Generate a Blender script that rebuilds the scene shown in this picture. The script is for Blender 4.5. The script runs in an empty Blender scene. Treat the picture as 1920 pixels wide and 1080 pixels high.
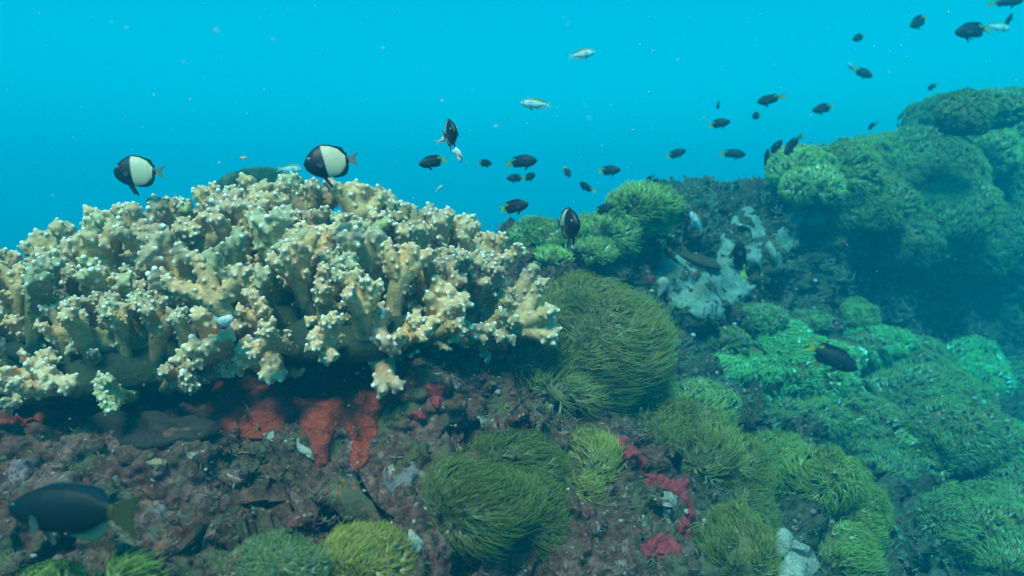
import bpy, bmesh, math
import numpy as np
from mathutils import Vector, Matrix, Quaternion
from mathutils.bvhtree import BVHTree

S = bpy.context.scene
COLL = S.collection
R = math.radians
rng = np.random.default_rng(11)

# ------------------------------------------------------------------ camera, world, sun, exposure
PITCH = R(8)
TANH = 0.767
cam_data = bpy.data.cameras.new('camera')
cam = bpy.data.objects.new('camera', cam_data)
COLL.objects.link(cam)
S.camera = cam
cam_data.lens = 18 / TANH
cam_data.clip_start = 0.01
cam_data.clip_end = 500
cam.rotation_euler = (R(90) - PITCH, 0, 0)
cam_data.dof.use_dof = True
cam_data.dof.focus_distance = 1.05
cam_data.dof.aperture_fstop = 4.2

S.view_settings.view_transform = 'Standard'
S.view_settings.look = 'None'
S.view_settings.exposure = 2.32
S.view_settings.gamma = 1

SUN_EL, SUN_AZ = R(62), R(196)          # azimuth measured from +Y towards +X
world = bpy.data.worlds.new('World')
S.world = world
world.use_nodes = True
wn = world.node_tree
sky = wn.nodes.new('ShaderNodeTexSky')
sky.sky_type = 'NISHITA'
sky.sun_disc = False
sky.sun_elevation = SUN_EL
sky.sun_rotation = SUN_AZ
bgn = wn.nodes['Background']
tint = wn.nodes.new('ShaderNodeMix')             # daylight as the sea surface lets it through
tint.data_type = 'RGBA'
tint.blend_type = 'MULTIPLY'
tint.inputs[0].default_value = 1.0
wn.links.new(sky.outputs[0], tint.inputs[6])
tint.inputs[7].default_value = (0.10, 0.95, 0.88, 1)
wn.links.new(tint.outputs[2], bgn.inputs[0])
bgn.inputs[1].default_value = 0.043

sun_data = bpy.data.lights.new('sun', 'SUN')
sun_data.energy = 5.0
sun_data.angle = R(16)
sun_data.color = (1.0, 0.25, 0.222)
sun = bpy.data.objects.new('sun', sun_data)
COLL.objects.link(sun)
sd = Vector((math.sin(SUN_AZ) * math.cos(SUN_EL), math.cos(SUN_AZ) * math.cos(SUN_EL), math.sin(SUN_EL)))
sun.rotation_euler = sd.to_track_quat('Z', 'Y').to_euler()

S.cycles.use_denoising = True
S.cycles.max_bounces = 5
S.cycles.diffuse_bounces = 3
S.cycles.glossy_bounces = 2
S.cycles.transmission_bounces = 2
S.cycles.volume_bounces = 1

# haze: the water itself, one even volume round the whole scene
HZ_TOP, HZ_BOT = 2.5, -3.2
HZ_DENS = 0.55
HZ_COL = (0.0, 0.096, 0.157)
HZ_ABS = (0.0, 0.832, 0.915)

# ------------------------------------------------------------------ helpers
CF = Vector((0, math.cos(PITCH), -math.sin(PITCH)))
CU = Vector((0, math.sin(PITCH), math.cos(PITCH)))
CR = Vector((1, 0, 0))
FPX = 960 / TANH


def ray(px, py):
    return CR * ((px - 960) / FPX) + CU * ((540 - py) / FPX) + CF


def P(px, py, d):
    return ray(px, py) * d


def _hash(ix, iy, iz, seed):
    h = (ix.astype(np.int64) * 374761393 + iy.astype(np.int64) * 668265263 + iz.astype(np.int64) * 2147483647 + seed * 1274126177) & 0xffffffff
    h = ((h ^ (h >> 13)) * 1274126177) & 0xffffffff
    h = h ^ (h >> 16)
    return (h & 0xffff) / 32767.5 - 1.0


def vnoise(p, scale, seed=0):
    """smooth value noise in [-1, 1] at the points p (n x 3), feature size scale"""
    q = np.asarray(p, float) / scale
    i = np.floor(q).astype(np.int64)
    f = q - i
    f = f * f * f * (f * (f * 6 - 15) + 10)
    out = 0
    for dx in (0, 1):
        wx = f[:, 0] if dx else 1 - f[:, 0]
        for dy in (0, 1):
            wy = f[:, 1] if dy else 1 - f[:, 1]
            for dz in (0, 1):
                wz = f[:, 2] if dz else 1 - f[:, 2]
                out = out + wx * wy * wz * _hash(i[:, 0] + dx, i[:, 1] + dy, i[:, 2] + dz, seed)
    return out


def fbm(p, scale, octaves=4, seed=0, gain=0.5):
    a, t = 1.0, 0
    for k in range(octaves):
        t = t + a * vnoise(p, scale, seed + k * 17)
        a *= gain
        scale *= 0.5
    return t


def mesh_np(name, V, F, attrs=None, smooth=True):
    """mesh from numpy verts and a list of (n x k) face arrays; attrs: {name: per-vertex floats or RGB}"""
    me = bpy.data.meshes.new(name)
    V = np.ascontiguousarray(V, dtype=np.float32)
    Fs = [np.asarray(f, np.int32) for f in (F if isinstance(F, list) else [F]) if len(f)]
    loops = np.concatenate([f.ravel() for f in Fs])
    sizes = np.concatenate([np.full(len(f), f.shape[1], np.int32) for f in Fs])
    starts = np.concatenate([[0], np.cumsum(sizes)[:-1]]).astype(np.int32)
    me.vertices.add(len(V))
    me.vertices.foreach_set('co', V.ravel())
    me.loops.add(len(loops))
    me.loops.foreach_set('vertex_index', loops)
    me.polygons.add(len(sizes))
    me.polygons.foreach_set('loop_start', starts)
    me.update(calc_edges=True)
    me.validate()
    me.polygons.foreach_set('use_smooth', np.full(len(me.polygons), smooth))
    for k, v in (attrs or {}).items():
        v = np.asarray(v, np.float32)
        if v.ndim == 1:
            a = me.attributes.new(k, 'FLOAT', 'POINT')
            a.data.foreach_set('value', v)
        else:
            a = me.attributes.new(k, 'FLOAT_COLOR', 'POINT')
            a.data.foreach_set('color', np.concatenate([v, np.ones((len(v), 1), np.float32)], 1).ravel())
    return me


def obj(name, me, mat=None, parent=None, loc=None, color=None):
    o = bpy.data.objects.new(name, me)
    COLL.objects.link(o)
    if mat is not None and me is not None and not me.materials:
        me.materials.append(mat)
    if parent is not None:
        o.parent = parent
    if loc is not None:
        o.location = loc
    if color is not None:
        o.color = (*color, 1)
    return o


def tag(o, label=None, cat=None, group=None, kind=None):
    for k, v in (('label', label), ('category', cat), ('group', group), ('kind', kind)):
        if v:
            o[k] = v
    return o


def thing(name, label, cat, loc=(0, 0, 0), group=None):
    o = bpy.data.objects.new(name, None)
    o.empty_display_size = 0.02
    COLL.objects.link(o)
    o.location = loc
    return tag(o, label, cat, group)


def dup(root):
    r = root.copy()
    COLL.objects.link(r)
    for ch in list(root.children):
        c = ch.copy()
        COLL.objects.link(c)
        c.parent = r
        for g in list(ch.children):
            d = g.copy()
            COLL.objects.link(d)
            d.parent = c
    return r


# ------------------------------------------------------------------ material helpers
class NT:
    def __init__(self, name, rough=0.8, spec=0.3):
        self.m = bpy.data.materials.new(name)
        self.m.use_nodes = True
        self.t = self.m.node_tree
        self.b = self.t.nodes['Principled BSDF']
        self.b.inputs['Roughness'].default_value = rough
        self.b.inputs['Specular IOR Level'].default_value = spec

    def n(self, typ, **kw):
        x = self.t.nodes.new(typ)
        for k, v in kw.items():
            setattr(x, k, v)
        return x

    def l(self, a, b):
        self.t.links.new(a, b)

    def coord(self):
        return self.n('ShaderNodeTexCoord').outputs['Object']

    def noise(self, scale, detail=4, rough=0.55, vec=None, dist=0.0):
        x = self.n('ShaderNodeTexNoise')
        x.inputs['Scale'].default_value = scale
        x.inputs['Detail'].default_value = detail
        x.inputs['Roughness'].default_value = rough
        x.inputs['Distortion'].default_value = dist
        if vec is not None:
            self.l(vec, x.inputs['Vector'])
        return x.outputs['Fac']

    def voro(self, scale, vec=None, out='Distance', rand=1.0):
        x = self.n('ShaderNodeTexVoronoi')
        x.inputs['Scale'].default_value = scale
        x.inputs['Randomness'].default_value = rand
        if vec is not None:
            self.l(vec, x.inputs['Vector'])
        return x.outputs[out]

    def ramp(self, fac, stops, interp='LINEAR'):
        x = self.n('ShaderNodeValToRGB')
        e = x.color_ramp.elements
        x.color_ramp.interpolation = interp
        while len(e) < len(stops):
            e.new(0.5)
        for i, (p, c) in enumerate(stops):
            e[i].position = p
            e[i].color = (c, c, c, 1) if isinstance(c, (int, float)) else (*c, 1)
        self.l(fac, x.inputs[0])
        return x.outputs[0]

    def mix(self, fac, a, b, mode='MIX'):
        x = self.n('ShaderNodeMix', data_type='RGBA', blend_type=mode)
        for s, v in ((x.inputs[0], fac), (x.inputs[6], a), (x.inputs[7], b)):
            if isinstance(v, (int, float)):
                s.default_value = v
            elif isinstance(v, tuple):
                s.default_value = (*v, 1)
            else:
                self.l(v, s)
        return x.outputs[2]

    def math(self, op, a, b=None):
        x = self.n('ShaderNodeMath', operation=op)
        for s, v in zip(x.inputs, (a, b)):
            if v is None:
                continue
            if isinstance(v, (int, float)):
                s.default_value = v
            else:
                self.l(v, s)
        return x.outputs[0]

    def attr(self, name, out='Fac'):
        x = self.n('ShaderNodeAttribute', attribute_name=name)
        return x.outputs[out]

    def base(self, c):
        if isinstance(c, tuple):
            self.b.inputs['Base Color'].default_value = (*c, 1)
        else:
            self.l(c, self.b.inputs['Base Color'])

    def bump(self, h, strength=0.4, dist=0.005):
        x = self.n('ShaderNodeBump')
        x.inputs['Strength'].default_value = strength
        x.inputs['Distance'].default_value = dist
        self.l(h, x.inputs['Height'])
        self.l(x.outputs[0], self.b.inputs['Normal'])


def reef_material():
    k = NT('reef_rock', 0.9, 0.15)
    v = k.coord()
    n1 = k.noise(6, 5, 0.6, v, 0.6)
    n2 = k.noise(19, 5, 0.65, v, 0.8)
    n3 = k.noise(85, 4, 0.7, v)
    c = k.ramp(n1, [(0.30, (0.035, 0.024, 0.022)), (0.43, (0.11, 0.065, 0.05)), (0.52, (0.085, 0.085, 0.055)), (0.60, (0.15, 0.11, 0.09)), (0.72, (0.20, 0.165, 0.14))])
    c = k.mix(k.ramp(n2, [(0.50, 0.0), (0.56, 0.9)]), c, (0.17, 0.052, 0.066))
    c = k.mix(k.ramp(k.noise(11, 4, 0.6, v, 1.2), [(0.56, 0.0), (0.60, 0.85)]), c, (0.30, 0.24, 0.24))
    c = k.mix(k.ramp(k.noise(27, 3, 0.6, v, 1.0), [(0.62, 0.0), (0.68, 0.8)]), c, (0.23, 0.035, 0.02))
    c = k.mix(k.ramp(k.noise(36, 4, 0.7, v), [(0.58, 0.0), (0.66, 0.6)]), c, (0.06, 0.075, 0.03))
    c = k.mix(k.ramp(n3, [(0.30, 0.0), (0.72, 1.0)]), k.mix(0.8, c, (0.010, 0.010, 0.010)), k.mix(0.28, c, (0.40, 0.34, 0.28)))
    sp = k.voro(70, v)
    c = k.mix(k.math('MULTIPLY', k.ramp(sp, [(0.10, 1.0), (0.2, 0.0)]), k.ramp(n2, [(0.52, 0.0), (0.58, 0.9)])), c, (0.55, 0.48, 0.42))
    sx = k.n('ShaderNodeSeparateXYZ')
    k.l(v, sx.inputs[0])
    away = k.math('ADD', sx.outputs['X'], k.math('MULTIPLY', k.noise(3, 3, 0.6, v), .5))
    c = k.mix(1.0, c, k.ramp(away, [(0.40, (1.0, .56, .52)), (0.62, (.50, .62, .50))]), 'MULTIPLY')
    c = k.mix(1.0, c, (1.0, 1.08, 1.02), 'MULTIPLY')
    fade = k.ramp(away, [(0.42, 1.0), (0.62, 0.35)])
    for sc_, lo, hi, col_, dst in ((9, .59, .64, (.27, .18, .20), 1.5), (12, .53, .60, (.085, .10, .045), 1.0), (17, .60, .63, (.020, .014, .016), .8), (31, .65, .68, (.42, .34, .28), .6), (23, .65, .68, (.34, .11, .03), .9)):
        c = k.mix(k.math('MULTIPLY', k.ramp(k.noise(sc_, 5, 0.65, v, dst), [(lo, 0.0), (hi, 0.8)]), fade), c, col_)
    k.base(c)
    h = k.math('ADD', k.math('MULTIPLY', k.noise(120, 5, 0.75, v), 0.7), k.math('MULTIPLY', k.voro(55, v), 0.6))
    k.bump(h, 0.9, 0.006)
    return k.m


def coral_material():
    k = NT('coral_branch', 0.62, 0.3)
    v = k.coord()
    t = k.attr('tip')
    u = k.attr('up')
    mott = k.noise(160, 3, 0.6, v)
    c = k.ramp(mott, [(0.3, (0.42, 0.220, 0.090)), (0.7, (0.70, 0.42, 0.205))])
    oc = k.n('ShaderNodeObjectInfo')
    c = k.mix(1.0, c, oc.outputs['Color'], 'MULTIPLY')
    # dark green algae on the lower stems, also painting the shade between branches
    alg_shade = k.math('MULTIPLY', k.ramp(u, [(0.1, 1.0), (0.70, 0.0)]), k.ramp(k.noise(30, 3, 0.6, v), [(0.38, 0.1), (0.6, 1.0)]))
    c = k.mix(alg_shade, c, (0.03, 0.085, 0.045))
    c = k.mix(k.ramp(t, [(0.12, 0.0), (0.5, 0.30), (0.95, 1.0)]), c, (0.84, 0.80, 0.70))
    k.base(c)
    k.bump(k.voro(420, v), 0.35, 0.0015)
    return k.m


def polyp_material():
    k = NT('soft_coral_polyps', 0.55, 0.25)
    t = k.attr('t')
    r = k.attr('rnd')
    c = k.ramp(t, [(0.0, (0.40, 0.42, 0.30)), (0.20, (0.36, 0.34, 0.20)), (0.38, (0.20, 0.145, 0.045)), (0.7, (0.20, 0.20, 0.045)), (.86, (0.23, 0.27, 0.07)), (1.0, (0.34, 0.40, 0.15))])
    c = k.mix(k.ramp(r, [(0.2, 0.0), (0.7, 0.5), (1.0, 1.0)]), c, k.ramp(t, [(0.0, (0.62, 0.66, 0.55)), (0.35, (0.46, 0.48, 0.34)), (0.55, (0.25, 0.25, 0.09)), (1.0, (0.27, 0.32, 0.10))]))
    oc = k.n('ShaderNodeObjectInfo')
    c = k.mix(1.0, c, oc.outputs['Color'], 'MULTIPLY')
    k.base(c)
    tr = k.n('ShaderNodeBsdfTranslucent')
    k.l(c, tr.inputs['Color'])
    mx = k.n('ShaderNodeMixShader')
    mx.inputs[0].default_value = 0.4
    k.l(k.b.outputs[0], mx.inputs[1])
    k.l(tr.outputs[0], mx.inputs[2])
    k.l(mx.outputs[0], k.t.nodes['Material Output'].inputs['Surface'])
    return k.m


def vcol_material(name, rough=0.5, spec=0.4, attr='Col', bump_scale=None, transl=0.0, scales=False):
    k = NT(name, rough, spec)
    c = k.attr(attr, 'Color')
    if scales:
        v = k.coord()
        w1 = k.n('ShaderNodeTexWave', wave_type='BANDS', bands_direction='X')
        w1.inputs['Scale'].default_value = 11
        w1.inputs['Distortion'].default_value = 1.2
        k.l(v, w1.inputs['Vector'])
        w2 = k.n('ShaderNodeTexWave', wave_type='BANDS', bands_direction='Z')
        w2.inputs['Scale'].default_value = 13
        k.l(v, w2.inputs['Vector'])
        f = k.math('MULTIPLY', w1.outputs['Fac'], w2.outputs['Fac'])
        c = k.mix(k.ramp(f, [(0.2, 0.0), (0.7, 0.55)]), c, (0.16, 0.13, 0.06), 'MULTIPLY')
    k.base(c)
    if bump_scale:
        k.bump(k.voro(bump_scale, k.coord()), 0.25, 0.01)
    if transl:
        tr = k.n('ShaderNodeBsdfTranslucent')
        k.l(c, tr.inputs['Color'])
        mx = k.n('ShaderNodeMixShader')
        mx.inputs[0].default_value = transl
        k.l(k.b.outputs[0], mx.inputs[1])
        k.l(tr.outputs[0], mx.inputs[2])
        k.l(mx.outputs[0], k.t.nodes['Material Output'].inputs['Surface'])
    return k.m


def crust_material(name, a, b, scale=40, bump=0.5, spots=None):
    k = NT(name, 0.75, 0.2)
    v = k.coord()
    c = k.ramp(k.noise(scale, 4, 0.6, v), [(0.3, a), (0.7, b)])
    if spots:
        c = k.mix(k.ramp(k.noise(scale * 0.45, 3, 0.6, v, 0.8), [(0.50, 0.0), (0.60, 0.85)]), c, spots)
    c = k.mix(k.ramp(k.noise(scale * 6, 3, 0.7, v), [(0.35, 0.45), (0.6, 0.0)]), c, (0.03, 0.02, 0.02))
    k.base(c)
    k.bump(k.math('ADD', k.noise(scale * 3, 4, 0.7, v), k.math('MULTIPLY', k.voro(scale * 4, v), 0.5)), bump, 0.004)
    return k.m


M_REEF = reef_material()
M_CORAL = coral_material()
M_POLYP = polyp_material()
M_TURF = vcol_material('turf', 0.9, 0.1, transl=0.25)
M_GROWTH = vcol_material('growth', 0.8, 0.2)
M_FISH = vcol_material('fish_skin', 0.6, 0.2)
M_HUMBUG = vcol_material('humbug_skin', 0.5, 0.35, scales=True)
M_FIN = vcol_material('fin', 0.5, 0.3, transl=0.35)
M_EYE = vcol_material('eye', 0.15, 0.6)
M_BASE = crust_material('soft_coral_base', (0.11, 0.10, 0.04), (0.17, 0.16, 0.06), 40)
M_CBASE = crust_material('coral_base', (0.01, 0.035, 0.02), (0.045, 0.05, 0.02), 26, 0.8)  # dark green, with the darkness between the branches put into the colour
M_RED = crust_material('red_sponge', (0.28, 0.030, 0.014), (0.50, 0.060, 0.024), 60, 0.9, (0.13, 0.020, 0.012))
M_CRIM = crust_material('crimson_sponge', (0.30, 0.02, 0.03), (0.48, 0.06, 0.07), 60, 0.8)
M_WHITE = crust_material('white_sponge', (0.26, 0.24, 0.20), (0.52, 0.50, 0.44), 70, 0.8)
M_PALE = crust_material('pale_sponge', (0.12, 0.20, 0.165), (0.27, 0.36, 0.31), 14, 0.6, (0.15, 0.16, 0.10))
M_BROWN = crust_material('brown_plate', (0.045, 0.032, 0.022), (0.09, 0.062, 0.04), 22, 0.6)

# ------------------------------------------------------------------ reef (the ground) and seabed
KEYS = {   # picture column: (row, distance) of the reef profile from below the frame, over the crest, down the far side
    -900: [(1350, .55), (1100, .68), (950, .78), (840, .87), (785, .93), (745, 1.05), (720, 1.25), (640, 1.7), (600, 2.4), (590, 4.0), (800, 6)],
    0:    [(1350, .52), (1100, .64), (950, .74), (840, .83), (785, .90), (745, 1.02), (715, 1.25), (630, 1.7), (590, 2.4), (580, 4.0), (760, 6)],
    300:  [(1350, .54), (1100, .66), (950, .77), (850, .86), (790, .93), (745, 1.04), (715, 1.25), (620, 1.7), (570, 2.4), (570, 4.0), (760, 6)],
    600:  [(1350, .55), (1100, .68), (960, .79), (860, .87), (780, .92), (715, .98), (690, 1.15), (620, 1.6), (560, 2.3), (560, 4.0), (760, 6)],
    830:  [(1350, .57), (1100, .71), (960, .81), (860, .89), (770, .97), (690, 1.04), (630, 1.18), (590, 1.5), (520, 2.1), (540, 3.6), (740, 6)],
    960:  [(1350, .6), (1100, .75), (960, .86), (860, .96), (780, 1.06), (700, 1.18), (600, 1.42), (540, 1.62), (480, 1.82), (530, 2.8), (720, 5)],
    1100: [(1350, .65), (1100, .80), (960, .92), (860, 1.06), (770, 1.18), (680, 1.34), (590, 1.56), (510, 1.72), (450, 1.88), (500, 2.8), (700, 5)],
    1250: [(1350, .7), (1100, .88), (960, 1.02), (860, 1.2), (760, 1.42), (660, 1.75), (560, 1.92), (470, 1.98), (385, 2.15), (440, 3.0), (650, 5.5)],
    1400: [(1350, .76), (1100, 1.0), (980, 1.18), (880, 1.42), (780, 1.72), (670, 2.02), (570, 2.12), (470, 2.16), (372, 2.36), (420, 3.2), (650, 6)],
    1600: [(1350, .86), (1100, 1.2), (980, 1.48), (880, 1.78), (780, 2.1), (670, 2.42), (560, 2.58), (450, 2.58), (315, 2.8), (360, 3.6), (600, 6.5)],
    1800: [(1350, .96), (1100, 1.4), (980, 1.75), (880, 2.05), (780, 2.4), (670, 2.8), (560, 3.0), (420, 3.0), (255, 3.4), (300, 4.2), (550, 7)],
    1960: [(1350, 1.0), (1100, 1.5), (980, 1.9), (880, 2.25), (780, 2.6), (670, 3.0), (560, 3.2), (420, 3.2), (215, 3.7), (260, 4.5), (500, 8)],
    2900: [(1350, 1.2), (1100, 1.9), (980, 2.3), (880, 2.7), (780, 3.1), (670, 3.5), (560, 3.7), (420, 3.7), (180, 4.2), (220, 5.2), (450, 9)],
}


def spline(x, xs, ys):
    """cubic Hermite through (xs, ys) with limited slopes, at x"""
    xs, ys = np.asarray(xs, float), np.asarray(ys, float)
    h = np.diff(xs)
    dl = (np.diff(ys, axis=0).T / h).T
    m = np.zeros_like(ys)
    m[1:-1] = (dl[:-1] + dl[1:]) / 2
    m[0], m[-1] = dl[0], dl[-1]
    i = np.clip(np.searchsorted(xs, x, side='right') - 1, 0, len(xs) - 2)
    t = ((x - xs[i]) / h[i])
    tt = t.reshape(-1, *([1] * (ys.ndim - 1)))
    hh = h[i].reshape(-1, *([1] * (ys.ndim - 1)))
    return (2 * tt**3 - 3 * tt**2 + 1) * ys[i] + (tt**3 - 2 * tt**2 + tt) * hh * m[i] + (-2 * tt**3 + 3 * tt**2) * ys[i + 1] + (tt**3 - tt**2) * hh * m[i + 1]


def grid_normals(G):
    du = np.gradient(G, axis=0)
    dv = np.gradient(G, axis=1)
    n = np.cross(du, dv)
    n /= np.linalg.norm(n, axis=2, keepdims=True) + 1e-12
    return n


def build_reef():
    cols = sorted(KEYS)
    K = np.array([[list(P(c, py, d)) for py, d in KEYS[c]] for c in cols])          # cols x rows x 3
    cu = np.concatenate([np.linspace(-900, -100, 60)[:-1], np.linspace(-100, 2020, 520), np.linspace(2020, 2900, 60)[1:]])
    ru = np.concatenate([np.linspace(0, 8.4, 470)[:-1], np.linspace(8.4, 10, 60)])
    A = spline(cu, cols, K)                                                         # nu x rows x 3
    G = np.transpose(spline(ru, np.arange(K.shape[1]), np.transpose(A, (1, 0, 2))), (1, 0, 2)).copy()
    for amp, sc, oc, sd_ in ((0.055, 0.30, 3, 1), (0.042, 0.12, 3, 5), (0.017, 0.045, 3, 9)):
        n = grid_normals(G)
        f = fbm(G.reshape(-1, 3), sc, oc, sd_).reshape(G.shape[:2])
        if sc == 0.12:
            f = .5 - 1.5 * np.abs(f)
        if sc == 0.045:
            f = .4 - 1.5 * np.abs(f) + .5 * f * f                                              # knobbly lumps with sharp creases
        far = np.clip(np.linalg.norm(G, axis=2) / 1.3, 0.8, 1.4)
        G += -n * (amp * f * far)[..., None]
    n = grid_normals(G)
    q = G.reshape(-1, 3)
    wq = q + .05 * np.stack([fbm(q, .09, 2, 61), fbm(q, .09, 2, 62), fbm(q, .09, 2, 63)], 1)
    for sc, dp, sd2 in ((.26, .075, 71), (.13, .035, 83)):            # dark cracks
        cr = np.clip(1 - np.abs(vnoise(wq, sc, sd2)) / .13, 0, 1) ** .7 * np.clip(.5 + vnoise(q, .2, sd2 + 3) * 1.6, 0, 1)
        G += -n * (dp * cr.reshape(G.shape[:2]))[..., None]
    n = grid_normals(G)
    f = fbm(G.reshape(-1, 3), 0.016, 2, 31).reshape(G.shape[:2])
    G += -n * (0.0065 * f)[..., None]
    nu, nv = G.shape[:2]
    idx = np.arange(nu * nv).reshape(nu, nv)
    F = np.stack([idx[:-1, :-1], idx[:-1, 1:], idx[1:, 1:], idx[1:, :-1]], -1).reshape(-1, 4)
    return G, F


G_REEF, F_REEF = build_reef()
reef_me = mesh_np('reef', G_REEF.reshape(-1, 3), F_REEF)
reef = tag(obj('reef', reef_me, M_REEF), kind='structure')
BVH = BVHTree.FromPolygons([tuple(v) for v in G_REEF.reshape(-1, 3)], F_REEF.tolist())
N_REEF = grid_normals(G_REEF)


def hit(px, py):
    loc, nor, i, d = BVH.ray_cast(Vector((0, 0, 0)), ray(px, py).normalized())
    if loc is None:
        return None, None, None
    if nor.dot(loc) > 0:
        nor = -nor
    return loc, nor, loc.dot(CF)


g = 41.0
seabed_me = mesh_np('seabed', [(-g, -g, -1.9), (g, -g, -1.9), (g, g, -1.9), (-g, g, -1.9)], np.array([[0, 1, 2, 3]]))
tag(obj('seabed', seabed_me, M_REEF), kind='structure')


# ------------------------------------------------------------------ small cover on the rock (nobody could count it)
def reef_points(n, near=2.6, fall=1.1):
    """random spots on the part of the reef that faces the viewer"""
    V = G_REEF.reshape(-1, 3)
    N = N_REEF.reshape(-1, 3)
    d = np.linalg.norm(V, axis=1)
    ok = (np.einsum('ij,ij->i', N, -V) > 0) & (d < near + 1.6)
    px = V[:, 0] / (V @ np.array(CF)) * FPX + 960
    py = 540 - (V @ np.array(CU)) / (V @ np.array(CF)) * FPX
    ok &= (px > -150) & (px < 2070) & (py < 1150)
    ids = np.nonzero(ok)[0]
    w = np.gradient(G_REEF, axis=0)
    w2 = np.gradient(G_REEF, axis=1)
    area = np.linalg.norm(np.cross(w, w2), axis=2).ravel()[ids]
    p = area / (d[ids] ** fall)
    pick = rng.choice(ids, n, p=p / p.sum())
    jit = rng.uniform(-.5, .5, (n, 1)) * w.reshape(-1, 3)[pick] + rng.uniform(-.5, .5, (n, 1)) * w2.reshape(-1, 3)[pick]
    return V[pick] + jit, N[pick]


def build_turf(n=150000):
    p, nr = reef_points(n, 2.6, 2.0)
    patch = fbm(p, 0.09, 3, 77)
    keep = patch > -0.25
    p, nr, patch = p[keep], nr[keep], patch[keep]
    n = len(p)
    L = rng.uniform(0.004, 0.0095, n) * (1 + 0.5 * np.clip(patch, 0, 1)) * np.clip(np.linalg.norm(p, axis=1), .8, 2.6) ** 1.2
    rv = rng.normal(size=(n, 3))
    d = nr + 0.75 * rv / np.linalg.norm(rv, axis=1, keepdims=True) + np.array([.15, 0, .2])
    d /= np.linalg.norm(d, axis=1, keepdims=True)
    s = np.cross(d, rng.normal(size=(n, 3)))
    s /= np.linalg.norm(s, axis=1, keepdims=True)
    bend = np.cross(s, d) * rng.uniform(-.9, .9, (n, 1))
    w = (L * 0.06)[:, None]
    L = L[:, None]
    a = p - nr * 0.001
    V = np.stack([a - s * w, a + s * w, a + d * L * .55 + bend * L * .2 - s * w * .8, a + d * L * .55 + bend * L * .2 + s * w * .8, a + d * L + bend * L * .7], 1).reshape(-1, 3)
    b = np.arange(n)[:, None] * 5
    F4 = b + np.array([[0, 1, 3, 2]])
    F3 = b + np.array([[2, 3, 4]])
    pal = np.array([[.13, .125, .075], [.09, .10, .045], [.17, .12, .10], [.20, .18, .13], [.11, .055, .05], [.07, .09, .05]])
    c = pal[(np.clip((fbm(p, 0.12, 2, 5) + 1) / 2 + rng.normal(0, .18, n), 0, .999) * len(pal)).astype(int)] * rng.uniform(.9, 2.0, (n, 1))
    green = np.clip((p[:, :1] - .22) / .3, 0, 1)        # turf colour turns paler green towards the ridge
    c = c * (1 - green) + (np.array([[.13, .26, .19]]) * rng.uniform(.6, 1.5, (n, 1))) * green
    return mesh_np('turf_algae', V, [F4, F3], {'Col': np.repeat(c, 5, 0)})


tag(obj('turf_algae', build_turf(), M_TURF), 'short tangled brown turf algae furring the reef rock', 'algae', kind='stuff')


def ico(sub):
    bm = bmesh.new()
    bmesh.ops.create_icosphere(bm, subdivisions=sub, radius=1)
    V = np.array([v.co[:] for v in bm.verts])
    F = np.array([[v.index for v in f.verts] for f in bm.faces])
    bm.free()
    return V, F


ICO1, ICO2, ICO3, ICO4 = ico(1), ico(2), ico(3), ico(4)


def build_growth(n=9000):
    p, nr = reef_points(n)
    clump = fbm(p, 0.06, 2, 91)
    r = rng.gamma(1.8, 0.0014, n) * (1 + .8 * np.clip(clump, 0, 1)) * np.clip(np.linalg.norm(p, axis=1), .8, 2.0)
    r = np.clip(r, 0.0008, 0.0042) * np.clip(np.linalg.norm(p, axis=1), .8, 1.6)
    V0, F0 = ICO2
    k = len(V0)
    q = rng.normal(size=(n, 1, 3))
    sh = 1 + 0.35 * np.sin(V0[None] @ np.transpose(rng.normal(size=(n, 3, 3)) * 2, (0, 2, 1))).mean(2, keepdims=True)
    V = p[:, None] + V0[None] * sh * r[:, None, None] * rng.uniform(.6, 1.2, (n, 1, 3))
    F = (F0[None] + (np.arange(n) * k)[:, None, None]).reshape(-1, 3)
    pal = np.array([[.24, .15, .17], [.16, .07, .08], [.30, .24, .20], [.11, .09, .06], [.42, .38, .33], [.24, .05, .03], [.30, .14, .05], [.10, .11, .05]])
    c = pal[rng.choice(len(pal), n, p=[.2, .18, .15, .2, .06, .06, .04, .11])] * rng.uniform(.6, 1.2, (n, 1))
    return mesh_np('encrusting_growth', V.reshape(-1, 3), F, {'Col': np.repeat(c, k, 0)})


tag(obj('encrusting_growth', build_growth(), M_GROWTH), 'tiny pink, brown and pale nodules crusted over the reef rock', 'encrusting growth', kind='stuff')


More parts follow.
